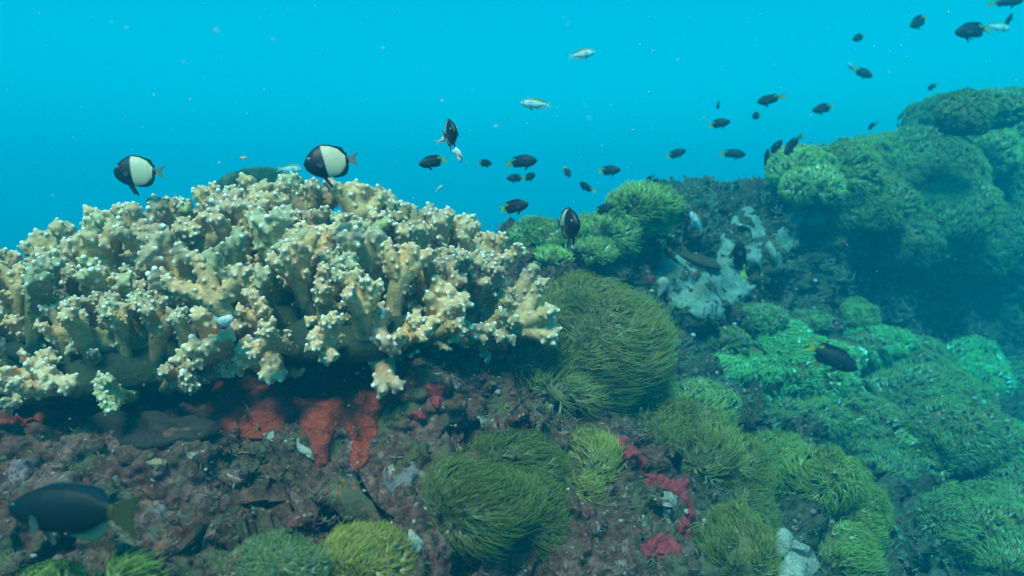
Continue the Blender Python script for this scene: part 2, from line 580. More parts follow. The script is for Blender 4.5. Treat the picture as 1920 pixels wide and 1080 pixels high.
# ------------------------------------------------------------------ branching coral
def build_branch(seed, antler=False):
    r = np.random.default_rng(seed)
    pts, rad, gen, end = [], [], [], []

    def limb(a, b, ra, rb, g_, bow):
        L = np.linalg.norm(b - a)
        n = max(3, int(L / 0.005))
        for t in np.linspace(0, 1, n):
            pts.append(a + (b - a) * t + bow * math.sin(math.pi * t))
            rad.append(ra + (rb - ra) * t)
            gen.append(g_)
            end.append(t if g_ == 2 else 0.0)

    if antler:                                      # three stout arms from one broken foot
        H = .09
        foot, fork = np.array([0, 0, 0.]), np.array([-.006, -.004, .012])
        limb(foot, fork, .0125, .0130, 0, 0)
        for a_, b_, k_ in ((fork, (-.058, -.008, .036), 3), (fork + [-.004, 0, .006], (-.026, .002, .060), 4), (fork, (.026, -.010, .046), 4)):
            b_ = np.array(b_)
            limb(a_, b_, .0125, .0110, 1, np.array([0, 0, .003]))
            d = (b_ - a_) / np.linalg.norm(b_ - a_)
            for j in range(k_):
                d2 = d + np.array([r.uniform(-.9, .9), r.uniform(-.6, .3), r.uniform(-.3, .8)])
                d2 /= np.linalg.norm(d2)
                limb(b_ - d * .006, b_ + d2 * r.uniform(.012, .022), .0085, .0055, 2, 0)
    plane = r.uniform(0, math.pi)
    e1 = np.array([math.cos(plane), math.sin(plane), 0])
    e2 = np.array([-math.sin(plane), math.cos(plane), 0])
    ez = np.array([0, 0, 1.])
    if not antler:
        H = r.uniform(0.042, 0.066)
        top = ez * H + e1 * r.uniform(-.010, .010)
        limb(np.array([0, 0, -0.032]), top, 0.0120, 0.0145, 0, e1 * r.uniform(-.006, .006))
        nl = int(r.integers(4, 7))
        for i in range(nl):
            s = (i - (nl - 1) / 2) / max(1, (nl - 1) / 2)
            d = ez * r.uniform(.85, 1.1) + e1 * s * r.uniform(.5, .9) + e2 * r.uniform(-.45, .45)
            d /= np.linalg.norm(d)
            a = top - ez * r.uniform(0.002, .022)
            b = a + d * r.uniform(0.026, 0.042)
            limb(a, b, 0.0124, 0.0104, 1, e2 * r.uniform(-.003, .003))
            for j in range(int(r.integers(3, 7))):
                d2 = d + ez * .15 + e1 * r.uniform(-.75, .75) + e2 * r.uniform(-.7, .7)
                d2 /= np.linalg.norm(d2)
                limb(b, b + d2 * r.uniform(0.010, 0.022), 0.0088, 0.0062, 2, 0)
        for _ in range(int(r.integers(1, 4))):          # short side knobs on the stem
            a = ez * r.uniform(.0, H * .8)
            an = r.uniform(0, 2 * math.pi)
            d = np.array([math.cos(an), math.sin(an), r.uniform(.4, .9)])
            d /= np.linalg.norm(d)
            limb(a, a + d * r.uniform(.026, .040), 0.0085, 0.0050, 2, 0)
    pts, rad, gen = np.array(pts), np.array(rad), np.array(gen)
    # round warts, close together at the tips and sparse down the limbs
    i = r.choice(len(pts), 2600, p=np.array([.25, 1.0, 1.6])[gen] / np.array([.25, 1.0, 1.6])[gen].sum())
    e = r.normal(size=(2600, 3))
    e /= np.linalg.norm(e, axis=1, keepdims=True)
    q = pts[i] + e * (rad[i] + .0006)[:, None]
    ds = (np.sqrt(((q[:, None] - pts[None]) ** 2).sum(2)) - rad[None]).min(1)
    ok = (ds > .0002) & (q[:, 2] > -.005)
    q, gi = q[ok], gen[i[ok]]
    wc, wr = [], []
    for c, g_ in zip(q, gi):
        dmin = (.0260, .0120, .0080)[g_]
        if not wc or np.sqrt(((np.array(wc) - c) ** 2).sum(1)).min() > dmin:
            wc.append(c)
            wr.append(r.uniform(.0019, .0036))
    wc, wr = np.array(wc), np.array(wr)
    V0, F0 = ICO2
    C = np.concatenate([pts, wc])
    Q = np.concatenate([rad, wr])
    V = (C[:, None] + V0[None] * Q[:, None, None]).reshape(-1, 3)
    F = (F0[None] + (np.arange(len(C)) * len(V0))[:, None, None]).reshape(-1, 3)
    me = mesh_np('lump', V, F)
    tmp = bpy.data.objects.new('lump', me)
    COLL.objects.link(tmp)
    md = tmp.modifiers.new('r', 'REMESH')
    md.mode = 'VOXEL'
    md.voxel_size = 0.0016
    ms = tmp.modifiers.new('s', 'SMOOTH')
    ms.factor = 0.5
    ms.iterations = 2
    dg = bpy.context.evaluated_depsgraph_get()
    out = bpy.data.meshes.new_from_object(tmp.evaluated_get(dg))
    bpy.data.objects.remove(tmp)
    bpy.data.meshes.remove(me)
    out.name = 'branch'
    n = len(out.vertices)
    X = np.empty(n * 3, np.float32)
    out.vertices.foreach_get('co', X)
    X = X.reshape(-1, 3)
    end = np.array(end)
    dm_ = [(np.sqrt(((x[:, None] - pts[None]) ** 2).sum(2)) - rad[None]) for x in np.array_split(X, 8)]
    ds = np.concatenate([d.min(1) for d in dm_])
    pale = np.concatenate([end[d.argmin(1)] for d in dm_])
    tip = np.clip(np.clip((ds - 0.0006) / 0.0030, 0, 1) * .92 + .25 * pale ** 3, 0, 1)
    up = np.clip(X[:, 2] / (H + .03), 0, 1)
    for k, v in (('tip', tip), ('up', up)):
        a = out.attributes.new(k, 'FLOAT', 'POINT')
        a.data.foreach_set('value', v.astype(np.float32))
    out.polygons.foreach_set('use_smooth', np.ones(len(out.polygons), bool))
    out.materials.append(M_CORAL)
    return out


BRANCH = [build_branch(100 + i) for i in range(12)]


def blob_mesh(name, radii, amp, scale, seed, sub=ICO4):
    V0, F0 = sub
    V = V0 * np.array(radii)
    n = V0
    V = V + n * (fbm(V + seed * 3.1, scale, 3, seed) * amp)[:, None]
    return mesh_np(name, V, F0)


def orient(direction, spin):
    q = Vector(direction).normalized().to_track_quat('Z', 'Y')
    return q @ Quaternion((0, 0, 1), spin)


def colony(label, centre, radii, n, zmin, seed, size=1.0, back=0.45, lean=(0, -.05, 0.95), filler=0):
    r = np.random.default_rng(seed)
    t = thing('branching_coral', label, 'coral', centre, 'tan branching corals with white warted tips')
    rb = tuple(q * .87 for q in radii)
    me = blob_mesh('base', rb, 0.02, 0.1, seed)
    for v in me.vertices:
        if v.co.z < -radii[2] * .35:
            v.co.z = -radii[2] * .35 + (v.co.z + radii[2] * .35) * .25
    obj('base', me, M_CBASE, t)
    # even spread over the dome: many candidates, farthest ones kept
    c = r.normal(size=(6000, 3))
    c /= np.linalg.norm(c, axis=1, keepdims=True)
    nrm = c / np.array(radii)
    nrm /= np.linalg.norm(nrm, axis=1, keepdims=True)
    pos = c * np.array(radii)
    ok = (c[:, 2] > zmin) & (nrm[:, 1] < back)
    c, nrm, pos = c[ok], nrm[ok], pos[ok]
    sel = [int(np.argmax(-pos[:, 1]))]
    d = np.linalg.norm(pos - pos[sel[0]], axis=1)
    for _ in range(n - 1):
        i = int(np.argmax(d * r.uniform(.8, 1.0, len(d))))
        sel.append(i)
        d = np.minimum(d, np.linalg.norm(pos - pos[i], axis=1))
    for i in sel:
        o = obj('branch', BRANCH[int(r.integers(len(BRANCH)))], None, t)
        dr = nrm[i] + np.array(lean) * (.35 + .65 * min(1, max(0, (c[i, 2] + .2) / .6))) + r.normal(size=3) * .20
        dr[2] = max(dr[2], .42 * np.hypot(dr[0], dr[1]))
        o.rotation_mode = 'QUATERNION'
        o.rotation_quaternion = orient(dr, r.uniform(0, 6.28))
        s = size * r.uniform(.85, 1.22)
        o.scale = (s, s, s * r.uniform(.9, 1.15))
        o.location = Vector(pos[i] * .93)
        k = r.uniform(.58, 1.12)
        gr = r.random() < .22                           # some branches carry more green algae
        o.color = (k * (.70 if gr else 1), k * r.uniform(.95, 1.05), k * r.uniform(.85, 1.1), 1)
    if filler:
        # the crowd of further branches between and behind, too many to part one by one
        Vs, Fs, T_, U_, off = [], [], [], [], 0
        for i in r.choice(len(pos), filler, replace=False):
            b = BRANCH[int(r.integers(len(BRANCH)))]
            X = np.empty(len(b.vertices) * 3, np.float32)
            b.vertices.foreach_get('co', X)
            ft = np.empty(len(b.polygons) * 4, np.int32)
            b.polygons.foreach_get('vertices', ft)
            tt, uu = np.empty(len(b.vertices), np.float32), np.empty(len(b.vertices), np.float32)
            b.attributes['tip'].data.foreach_get('value', tt)
            b.attributes['up'].data.foreach_get('value', uu)
            q = np.array(orient(nrm[i] + np.array(lean) + r.normal(size=3) * .3, r.uniform(0, 6.28)).to_matrix())
            Vs.append(X.reshape(-1, 3) @ q.T * (size * r.uniform(.7, 1.0)) + pos[i] * .84)
            Fs.append(ft.reshape(-1, 4) + off)
            off += len(b.vertices)
            T_.append(tt)
            U_.append(uu * .8)
        tag(obj('branch_tangle', mesh_np('branch_tangle', np.concatenate(Vs), np.concatenate(Fs), {'tip': np.concatenate(T_), 'up': np.concatenate(U_)}), M_CORAL, t, color=(.8, .8, .75)), kind='stuff')  # colour darkened to put shade into the gaps
    return t


main_coral = colony('large dome of tan branching coral, widest of the corals, white warts on its tips', P(548, 610, 1.32), (0.43, 0.31, 0.145), 80, -0.14, 3, 1.28, filler=70)
colony('small low clump of tan branching coral by the big dome, cut by the edge', P(-10, 668, 1.02), (0.17, 0.12, 0.07), 22, -0.4, 8, .98)
colony('small shelf of tan branching coral hanging under the big dome above dark rock', P(240, 690, 1.03), (0.15, 0.13, 0.055), 28, -0.25, 21, 0.82, .3, (0, -.15, .8))
colony('ragged tuft of tan branching coral just over the orange red sponge', P(650, 630, 1.05), (0.14, 0.12, 0.05), 17, -0.3, 33, 0.85, .3, (0, -.15, .8))


# ------------------------------------------------------------------ soft corals
def polyp_mesh(name, base, axis, K, L, width, spread, drift, segs, r):
    """tentacle tufts: each polyp a bundle of K thin tentacles that leave one stalk, fan out and trail"""
    n = len(base)
    axis = axis / np.linalg.norm(axis, axis=1, keepdims=True)
    ref = np.where(np.abs(axis[:, 2:3]) < .9, np.array([[0, 0, 1.]]), np.array([[1., 0, 0]]))
    e1 = np.cross(axis, ref)
    e1 /= np.linalg.norm(e1, axis=1, keepdims=True)
    e2 = np.cross(axis, e1)
    ph = (np.arange(K)[None] / K * 2 * math.pi + r.uniform(0, 6.28, (n, 1)) + r.normal(0, .25, (n, K)))[..., None]
    rad = e1[:, None] * np.cos(ph) + e2[:, None] * np.sin(ph)                       # n K 3
    tang = -e1[:, None] * np.sin(ph) + e2[:, None] * np.cos(ph)
    Lk = L * r.uniform(.75, 1.2, (n, K, 1)) * r.uniform(.8, 1.2, (n, 1, 1))
    sp = spread * r.uniform(.5, 1.25, (n, K, 1))
    ax = axis[:, None]
    dr = np.asarray(drift)[None, None] if np.ndim(drift) == 1 else drift[:, None]
    T = np.linspace(0, 1, segs + 1) ** .9
    P_ = []
    wig = r.normal(0, .06, (n, K, 1))
    for t in T:
        st = max(0, t - .2) / .8
        rr = sp * (st ** .8) * (1 - .38 * st)
        P_.append(base[:, None] + Lk * (ax * (t - .16 * t * t) + rad * (rr + .022) + dr * (st ** 1.8) + tang * wig * math.sin(3.2 * t)))
    P_ = np.stack(P_, 2)                                                            # n K S 3
    W = width * (1.15 - .75 * T ** 1.5)[None, None, :, None]
    s1 = tang[:, :, None] * np.ones((1, 1, segs + 1, 1))
    s2 = np.cross(tang, ax + rad * .4)[:, :, None]
    V = np.stack([P_ + s1 * W, P_ - s1 * W * .5 + s2 * W * .87, P_ - s1 * W * .5 - s2 * W * .87], 3)   # n K S 3corner 3
    S1 = segs + 1
    m = n * K
    V = V.reshape(m, S1, 3, 3)
    b = (np.arange(m) * S1 * 3)[:, None, None, None]
    s_ = (np.arange(segs) * 3)[None, :, None, None]
    q = np.array([[0, 1, 4, 3], [1, 2, 5, 4], [2, 0, 3, 5]])[None, None]
    F4 = (b + s_ + q).reshape(-1, 4)
    F3 = (np.arange(m) * S1 * 3)[:, None] + segs * 3 + np.array([[0, 1, 2]])
    tt = np.broadcast_to(T[None, :, None], (m, S1, 3)).ravel()
    rn = np.repeat(np.clip(np.repeat(np.where(r.random(n) < (.012 if segs < 5 else .15), 1.1, r.normal(.36, .18, n)), K) + r.normal(0, .22, m), 0, 1), S1 * 3)
    return mesh_np(name, V.reshape(-1, 3), [F4, F3], {'t': tt, 'rnd': rn})


TILT = np.array([0.10, -0.05, -0.02])


def soft_coral(label, lobes, tint=(1, 1, 1), L=40, gap=13, K=8, width=1.5, spread=.62, seed=0, depth=None, drift=(.30, 0, .25), flat=.9, segs=4, pull=.42, upw=.22):
    """a mound of polyps; lobes are (px, py, rx, ry) in picture pixels at the mound's own distance; L, gap, width in mm at 1 m"""
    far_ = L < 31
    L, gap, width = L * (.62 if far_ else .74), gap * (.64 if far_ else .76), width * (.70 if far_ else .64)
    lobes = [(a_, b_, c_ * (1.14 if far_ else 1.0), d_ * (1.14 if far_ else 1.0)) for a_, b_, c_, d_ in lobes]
    tint = tuple(1.4 * q * w for q, w in zip(tint, (1.15, 1.33, 1.90) if far_ else (1.06, 1.08, .98)))  # far mounds tinted bluer: water haze put into their colour
    r = np.random.default_rng(500 + seed)
    bases, axes, centres = [], [], []
    ds = []
    for (px, py, rx, ry) in lobes:
        if depth is not None:
            d = depth
        else:
            d = hit(px, py)[2] or 2.5
        ds.append(d)
    dm = float(np.median(ds))
    ds = [dm + max(-.12 * dm, min(.12 * dm, d - dm)) for d in ds]
    root = thing('soft_coral', label, 'soft coral', P(*np.mean([l_[:2] for l_ in lobes], 0), dm), 'feathery soft corals on the reef')
    rl = np.array(root.location)
    sc = dm ** .75
    ells = []
    for (px, py, rx, ry), d in zip(lobes, ds):
        a, b = rx * d / FPX, ry * d / FPX
        dep = (a + b) / 2 * flat
        c = np.array(P(px, py, d - pull * dep))
        tl = L * .001 * sc * .45                     # the fringe adds to the outline
        ells.append((c, np.array([max(a - tl, a * .5), max(dep - tl * .6, dep * .5), max(b - tl, b * .5)])))
    Mc = np.array([list(CR), list(CF), list(CU)])     # rows: picture right, away, picture up
    bV, bF, off = [], [], 0
    for k, (c, e) in enumerate(ells):
        V0, F0 = ICO4 if max(e) > .05 else ICO3
        V = V0 * e * .93
        V = V * (1 + .17 * fbm(V0 * 1.0 + k * 7 + seed, .75, 3, seed + k))[:, None]
        bV.append(V @ Mc + c - rl)
        bF.append(F0 + off)
        off += len(V0)
        area = 4 * math.pi * ((e[0] * e[1]) ** 1.6 / 3 + (e[0] * e[2]) ** 1.6 / 3 + (e[1] * e[2]) ** 1.6 / 3) ** (1 / 1.6)
        n = int(area / (gap * .001 * sc) ** 2)
        u = r.normal(size=(n * 2, 3))
        u /= np.linalg.norm(u, axis=1, keepdims=True)
        w = np.linalg.norm(np.cross(u, u) + u / e, axis=1)
        u = u[r.uniform(0, w.max(), len(u)) < w * 1.0][:n] if n > 12 else u[:n]
        nn = u / e
        nn /= np.linalg.norm(nn, axis=1, keepdims=True)
        p = u * e * (1 + .17 * fbm(u + k * 7 + seed, .75, 3, seed + k))[:, None]
        keep = (nn[:, 1] < .45) & (nn[:, 2] > -.85)
        p, nn = p[keep] @ Mc + c, nn[keep] @ Mc
        inside = np.zeros(len(p), bool)
        for k2, (c2, e2) in enumerate(ells):
            if k2 != k:
                q = (p - c2) @ Mc.T / e2
                inside |= (q ** 2).sum(1) < .92
        bases.append(p[~inside] - nn[~inside] * .002)
        axes.append(nn[~inside])
    o = obj('base', mesh_np('base', np.concatenate(bV), np.concatenate(bF)), M_BASE, root)
    B, A = np.concatenate(bases), np.concatenate(axes)
    lean = np.stack([fbm(B, .055 * sc, 2, seed + 3), fbm(B, .07 * sc, 2, seed + 9), fbm(B, .07 * sc, 2, seed + 15)], 1)
    ax = A + lean * 0
    fl = np.asarray(drift)[None] + lean * .85 + A * np.array([.45, 0, .45])
    fl = fl - A * (fl * A).sum(1, keepdims=True)
    ax = A * .62 + fl * .85 + np.array([0, 0, .10]) + r.normal(size=B.shape) * .17
    dr = fl * .40 - A * .24 - np.array([0, 0, .10])
    me = polyp_mesh('polyp_foliage', B - rl, ax, K, L * .001 * sc, width * .001 * sc, spread, dr, segs, r)
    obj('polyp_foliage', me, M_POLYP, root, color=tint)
    return root


GRN = (.8, 1.5, 1.35)  # green pigment, pushed bluer to paint in the water's veil
soft_coral('largest feathery olive soft coral, a rounded mound close beside the branching coral', [(1105, 645, 142, 126), (1020, 680, 72, 76), (1165, 700, 84, 74), (1065, 735, 72, 50)], (1, 1, 1), 46, 12.5, 9, .85, .6, 1, segs=5, drift=(.55, 0, .15))
soft_coral('combed olive soft coral mound above the crimson sponge', [(1265, 815, 98, 68), (1320, 850, 60, 60)], (1.0, .98, .95), 46, 12, 9, .85, .6, 2, drift=(.05, 0, .5), segs=5)
soft_coral('shaggy dark olive soft coral slope below the combed olive mound', [(1375, 895, 72, 85), (1400, 960, 55, 60)], (.8, .9, .8), 40, 12, 9, .85, .6, 3)
soft_coral('shaggy dark olive soft coral at the lower edge beside the pale sponge', [(1378, 1035, 76, 85)], (.8, .88, .75), 38, 12, 9, .85, .6, 4)
soft_coral('small bright yellow green soft coral tuft beside the crimson sponge', [(1108, 870, 56, 62), (1085, 920, 42, 40)], (1.3, 1.15, .9), 38, 12, 9, .85, .6, 5, segs=5)
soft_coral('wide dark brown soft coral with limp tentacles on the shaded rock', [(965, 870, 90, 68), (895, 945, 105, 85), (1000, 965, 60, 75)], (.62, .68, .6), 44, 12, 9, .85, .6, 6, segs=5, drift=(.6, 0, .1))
soft_coral('pale yellow green fuzzy soft coral dome at the lower edge', [(690, 1050, 82, 66)], (1.45, 1.25, 1.0), 32, 9, 9, .8, .65, 7)
soft_coral('dull brown green soft coral next to the yellow dome', [(525, 1058, 80, 58)], (.85, .9, .8), 30, 10, 9, .8, .6, 8)
soft_coral('long tentacled green soft coral in the lowest corner under the big dark fish', [(110, 1090, 75, 40), (235, 1090, 60, 42)], (.9, 1.15, .8), 50, 16, 8, 1.5, .5, 9)
soft_coral('long curved ridge of bright green soft coral sloping down above the pale sponge', [(1455, 850, 62, 42), (1530, 895, 80, 62), (1585, 965, 68, 72), (1575, 1040, 65, 65)], (1.05, 1.3, 1.05), 36, 12.5, 9, .85, .6, 10, segs=5)
soft_coral('green soft coral cushion at the foot of the pale rock wall', [(1450, 640, 62, 40), (1425, 700, 62, 50), (1360, 695, 42, 28)], GRN, 26, 12, 8, 1.1, .6, 11)
soft_coral('green soft coral mound between the cushion and the diving dark fish', [(1520, 690, 75, 55), (1490, 735, 50, 40)], GRN, 26, 12, 8, 1.1, .6, 12)
soft_coral('sloping green soft coral lump below the diving dark fish', [(1520, 775, 78, 48), (1605, 815, 88, 66)], (.85, 1.05, .9), 26, 12, 8, 1.1, .6, 13)
soft_coral('green soft coral hump behind the diving dark fish', [(1625, 650, 72, 38)], GRN, 24, 12, 8, 1.1, .6, 14)
soft_coral('broad green soft coral bank in front of the blue shaded slope', [(1690, 700, 85, 58), (1745, 755, 100, 62)], (.85, 1.05, .9), 26, 12, 8, 1.1, .6, 15)
soft_coral('rounded green soft coral at the outer end of the broad bank', [(1815, 705, 62, 58)], GRN, 26, 12, 8, 1.1, .6, 16)
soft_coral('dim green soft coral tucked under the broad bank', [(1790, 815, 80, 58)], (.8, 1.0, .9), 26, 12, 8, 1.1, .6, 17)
soft_coral('low dim green soft coral just above the green cushion at the wall foot', [(1425, 598, 46, 26)], (.75, 1.0, .9), 20, 11, 8, 1.1, .6, 45)
soft_coral('low dim green soft coral between the wall foot and the lone round one', [(1510, 606, 42, 24)], (.75, 1.0, .9), 20, 11, 8, 1.1, .6, 46)
soft_coral('low green soft coral cushion filling the gap between the big dome and the bank', [(1310, 760, 60, 42)], (.8, 1.1, .9), 24, 12, 8, 1.1, .6, 41)
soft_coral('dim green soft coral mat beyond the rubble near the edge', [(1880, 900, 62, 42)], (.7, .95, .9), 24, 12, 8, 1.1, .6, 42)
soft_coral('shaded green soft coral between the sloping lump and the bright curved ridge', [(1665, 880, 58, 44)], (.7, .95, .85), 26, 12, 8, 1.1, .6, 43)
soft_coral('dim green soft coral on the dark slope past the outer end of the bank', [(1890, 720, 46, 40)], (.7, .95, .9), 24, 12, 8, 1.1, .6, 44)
soft_coral('pale spiky soft coral tuft on the rubble below the sloping lump', [(1725, 835, 42, 34), (1755, 865, 30, 26)], (1.3, 1.5, 1.4), 24, 13, 7, 1.5, .7, 18)
soft_coral('big dim green soft coral in the lower corner beyond the rubble', [(1850, 985, 105, 72), (1920, 1050, 80, 60)], (.85, 1.05, .85), 28, 12, 8, 1.1, .6, 19)
soft_coral('small green soft coral ball at the edge above the big dim one', [(1895, 820, 40, 28)], GRN, 22, 12, 8, 1.1, .6, 20)
soft_coral('lone round green soft coral on the dark slope above the bank', [(1602, 590, 36, 27)], (.8, 1.0, .75), 18, 10, 8, 1.1, .6, 21)
soft_coral('small dim green soft coral at the base of the rock wall', [(1362, 640, 38, 26)], (.8, .95, .75), 20, 11, 8, 1.1, .6, 22)
soft_coral('green soft coral on the crest beside the dark fish hanging head down', [(1012, 450, 56, 40), (1110, 440, 40, 34)], (1.1, 1.3, .85), 30, 12, 9, 1.0, .65, 23)
soft_coral('pale starry soft coral ball hanging from the crest', [(1036, 485, 30, 24)], (1.3, 1.5, 1.0), 26, 12, 8, 1.4, .7, 24)
soft_coral('brown tinged green soft coral sagging over the crest', [(1150, 440, 44, 40), (1112, 474, 38, 26)], (1.0, 1.15, .8), 30, 12, 9, 1.0, .65, 25)
soft_coral('smooth green soft coral dome on the crest, with a small dark fish behind its top', [(1205, 385, 62, 38), (1195, 415, 58, 34)], (1.0, 1.25, .8), 30, 12, 9, 1.0, .6, 26)
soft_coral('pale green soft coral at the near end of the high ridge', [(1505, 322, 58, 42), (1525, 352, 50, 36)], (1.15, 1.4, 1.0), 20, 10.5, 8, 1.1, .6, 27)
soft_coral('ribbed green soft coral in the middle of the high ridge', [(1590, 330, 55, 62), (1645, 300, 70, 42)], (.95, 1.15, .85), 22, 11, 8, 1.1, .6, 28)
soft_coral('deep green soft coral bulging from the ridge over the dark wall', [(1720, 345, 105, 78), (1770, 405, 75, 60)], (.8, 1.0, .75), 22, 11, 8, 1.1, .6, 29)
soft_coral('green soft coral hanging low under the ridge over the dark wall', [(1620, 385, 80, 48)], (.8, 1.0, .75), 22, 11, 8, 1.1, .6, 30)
soft_coral('deep shaded green soft coral in the recess under the ridge', [(1690, 455, 80, 50)], (.6, .8, .7), 22, 12, 8, 1.1, .6, 51)  # darker tint adds the shade of the recess to the colour
soft_coral('deep shaded green soft coral in the recess nearest the edge', [(1835, 455, 74, 58)], (.6, .8, .7), 22, 12, 8, 1.1, .6, 52)  # recess shade put into the tint here too
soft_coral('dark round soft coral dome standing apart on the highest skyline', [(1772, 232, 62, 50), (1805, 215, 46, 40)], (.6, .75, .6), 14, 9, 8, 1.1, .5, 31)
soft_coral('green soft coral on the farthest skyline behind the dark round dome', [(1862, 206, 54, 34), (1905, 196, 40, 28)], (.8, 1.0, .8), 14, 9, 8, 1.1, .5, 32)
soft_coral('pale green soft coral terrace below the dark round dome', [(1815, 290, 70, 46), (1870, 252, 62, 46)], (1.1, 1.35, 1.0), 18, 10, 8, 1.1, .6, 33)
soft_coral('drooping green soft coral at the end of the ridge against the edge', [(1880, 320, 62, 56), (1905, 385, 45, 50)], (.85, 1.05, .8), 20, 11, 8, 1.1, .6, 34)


# ------------------------------------------------------------------ sponges and crusts on the rock
def crust(name, label, cat, poly, thick, mat, step=5, lump=.5, scale=.03, holes=0.0, seed=0, group=None, drape=2):
    """a lumpy sheet of real thickness grown over the reef inside the outline poly (picture pixels, taken down onto the rock)"""
    poly = np.array(poly, float)
    x0, y0 = poly.min(0) - step
    x1, y1 = poly.max(0) + step
    xs, ys = np.arange(x0, x1 + step, step), np.arange(y0, y1 + step, step)
    gx, gy = np.meshgrid(xs, ys, indexing='ij')
    wob = np.stack([gx.ravel() / 40, gy.ravel() / 40, np.full(gx.size, seed * 3.3)], 1)
    wx = gx + fbm(wob, 1, 3, seed).reshape(gx.shape) * 11
    wy = gy + fbm(wob, 1, 3, seed + 50).reshape(gx.shape) * 11
    # signed distance to the outline (positive inside)
    d = np.full(gx.shape, 1e9)
    ins = np.zeros(gx.shape, bool)
    n = len(poly)
    for i in range(n):
        ax, ay = poly[i]
        bx, by = poly[(i + 1) % n]
        t = np.clip(((wx - ax) * (bx - ax) + (wy - ay) * (by - ay)) / ((bx - ax) ** 2 + (by - ay) ** 2 + 1e-9), 0, 1)
        d = np.minimum(d, np.hypot(wx - ax - t * (bx - ax), wy - ay - t * (by - ay)))
        c = ((ay > wy) != (by > wy)) & (wx < (bx - ax) * (wy - ay) / (by - ay + 1e-9) + ax)
        ins ^= c
    sdv = np.where(ins, d, -d)
    if holes:
        h = fbm(np.stack([gx.ravel() / 34, gy.ravel() / 34, np.full(gx.size, seed * 7.7)], 1), 1, 2, seed + 8).reshape(gx.shape)
        sdv = np.minimum(sdv, (h + holes) * 30)
    Pt = np.zeros(gx.shape + (3,))
    Nn = np.zeros(gx.shape + (3,))
    ok = np.zeros(gx.shape, bool)
    for i, j in zip(*np.nonzero(sdv > -step * 1.6)):
        loc, nor, dd = hit(gx[i, j], gy[i, j])
        if loc is not None:
            Pt[i, j], Nn[i, j], ok[i, j] = loc, nor, True
    md = float(np.median(np.linalg.norm(Pt[ok], axis=1)))
    ok &= np.abs(np.linalg.norm(Pt, axis=2) - md) < .35 * md
    for _ in range(drape):                           # the sheet bridges the small pits beneath it
        for A_ in (Pt, Nn):
            acc, cnt = np.zeros_like(A_), np.zeros(ok.shape)
            for du in (-1, 0, 1):
                for dv in (-1, 0, 1):
                    m_ = np.roll(np.roll(ok, du, 0), dv, 1)
                    acc += np.roll(np.roll(A_, du, 0), dv, 1) * m_[..., None]
                    cnt += m_
            A_[ok] = (acc / np.maximum(cnt, 1)[..., None])[ok]
    k = Pt.reshape(-1, 3)
    view = -k / (np.linalg.norm(k, axis=1, keepdims=True) + 1e-9)
    nn = Nn.reshape(-1, 3) * .6 + view * .6
    prof = np.sqrt(np.clip(sdv / 14, 0, 1)).ravel()
    lum = 1 + lump * fbm(k, scale, 3, seed + 4)
    T = thick * prof * np.clip(lum, .2, 2.2) - .004 * (sdv.ravel() <= 0)
    V = k + nn * T[:, None]
    idx = np.arange(gx.size).reshape(gx.shape)
    q = np.stack([idx[:-1, :-1], idx[1:, :-1], idx[1:, 1:], idx[:-1, 1:]], -1).reshape(-1, 4)
    good = ok.ravel() & (sdv.ravel() > -step * 1.5)
    q = q[good[q].all(1)]
    e = np.linalg.norm(V[q] - V[np.roll(q, 1, 1)], axis=2).max(1)
    q = q[e < .08 * md]
    use = np.unique(q)
    mp = np.zeros(gx.size, int)
    mp[use] = np.arange(len(use))
    o = obj(name, mesh_np(name, V[use], mp[q]), mat)
    return tag(o, label, cat, group)


crust('encrusting_sponge', 'broad orange red sponge sheet in the dark hollow under the branching coral', 'sponge', [(378, 720), (440, 700), (530, 700), (566, 740), (552, 790), (485, 826), (428, 818), (392, 785)], .009, M_RED, 4, .5, drape=2, seed=1)
crust('encrusting_sponge', 'orange red sponge dripping in strands down the rock', 'sponge', [(562, 735), (640, 705), (735, 700), (775, 712), (722, 765), (712, 815), (694, 865), (664, 885), (650, 820), (640, 790), (628, 810), (618, 875), (588, 892), (582, 830), (560, 795)], .008, M_RED, 4, .6, seed=2)
crust('encrusting_sponge', 'orange red sponge lump under the clump of coral at the edge', 'sponge', [(-20, 762), (40, 752), (120, 755), (128, 785), (60, 800), (-20, 795)], .02, M_RED, 4, .5, seed=3)
crust('encrusting_sponge', 'small crimson sponge crust on the turf beside the dripping orange sponge', 'sponge', [(800, 722), (832, 715), (842, 752), (828, 772), (808, 755)], .009, M_CRIM, 3, .9, .012, seed=4)
crust('encrusting_sponge', 'tiny crimson sponge spot below the small crimson crust', 'sponge', [(768, 770), (795, 768), (800, 788), (772, 792)], .008, M_CRIM, 3, .9, .012, seed=5)
crust('knobbly_sponge', 'knobbly crimson sponge between the yellow green tuft and the combed mound', 'sponge', [(1138, 822), (1165, 815), (1190, 838), (1215, 865), (1200, 885), (1165, 868), (1148, 850)], .016, M_CRIM, 3, 1.1, .012, seed=6)
crust('knobbly_sponge', 'crimson sponge hooked round a white patch of bare rock', 'sponge', [(1205, 882), (1240, 898), (1285, 900), (1300, 950), (1305, 985), (1290, 1012), (1268, 1005), (1275, 960), (1262, 915), (1215, 908)], .013, M_CRIM, 3, 1.1, .012, seed=7)
crust('encrusting_sponge', 'lower crimson sponge crust with gaps below the white patch', 'sponge', [(1195, 1020), (1230, 1000), (1262, 1010), (1275, 1030), (1245, 1052), (1200, 1056)], .011, M_CRIM, 3, .9, .014, holes=.35, seed=8)
crust('bare_patch', 'white patch of bare rock inside the hook of crimson sponge', 'rock', [(1252, 925), (1272, 922), (1266, 960), (1250, 985), (1240, 965)], .005, crust_material('bare_rock', (.22, .20, .17), (.40, .38, .33), 40, .6), 3, .5, .012, seed=9)
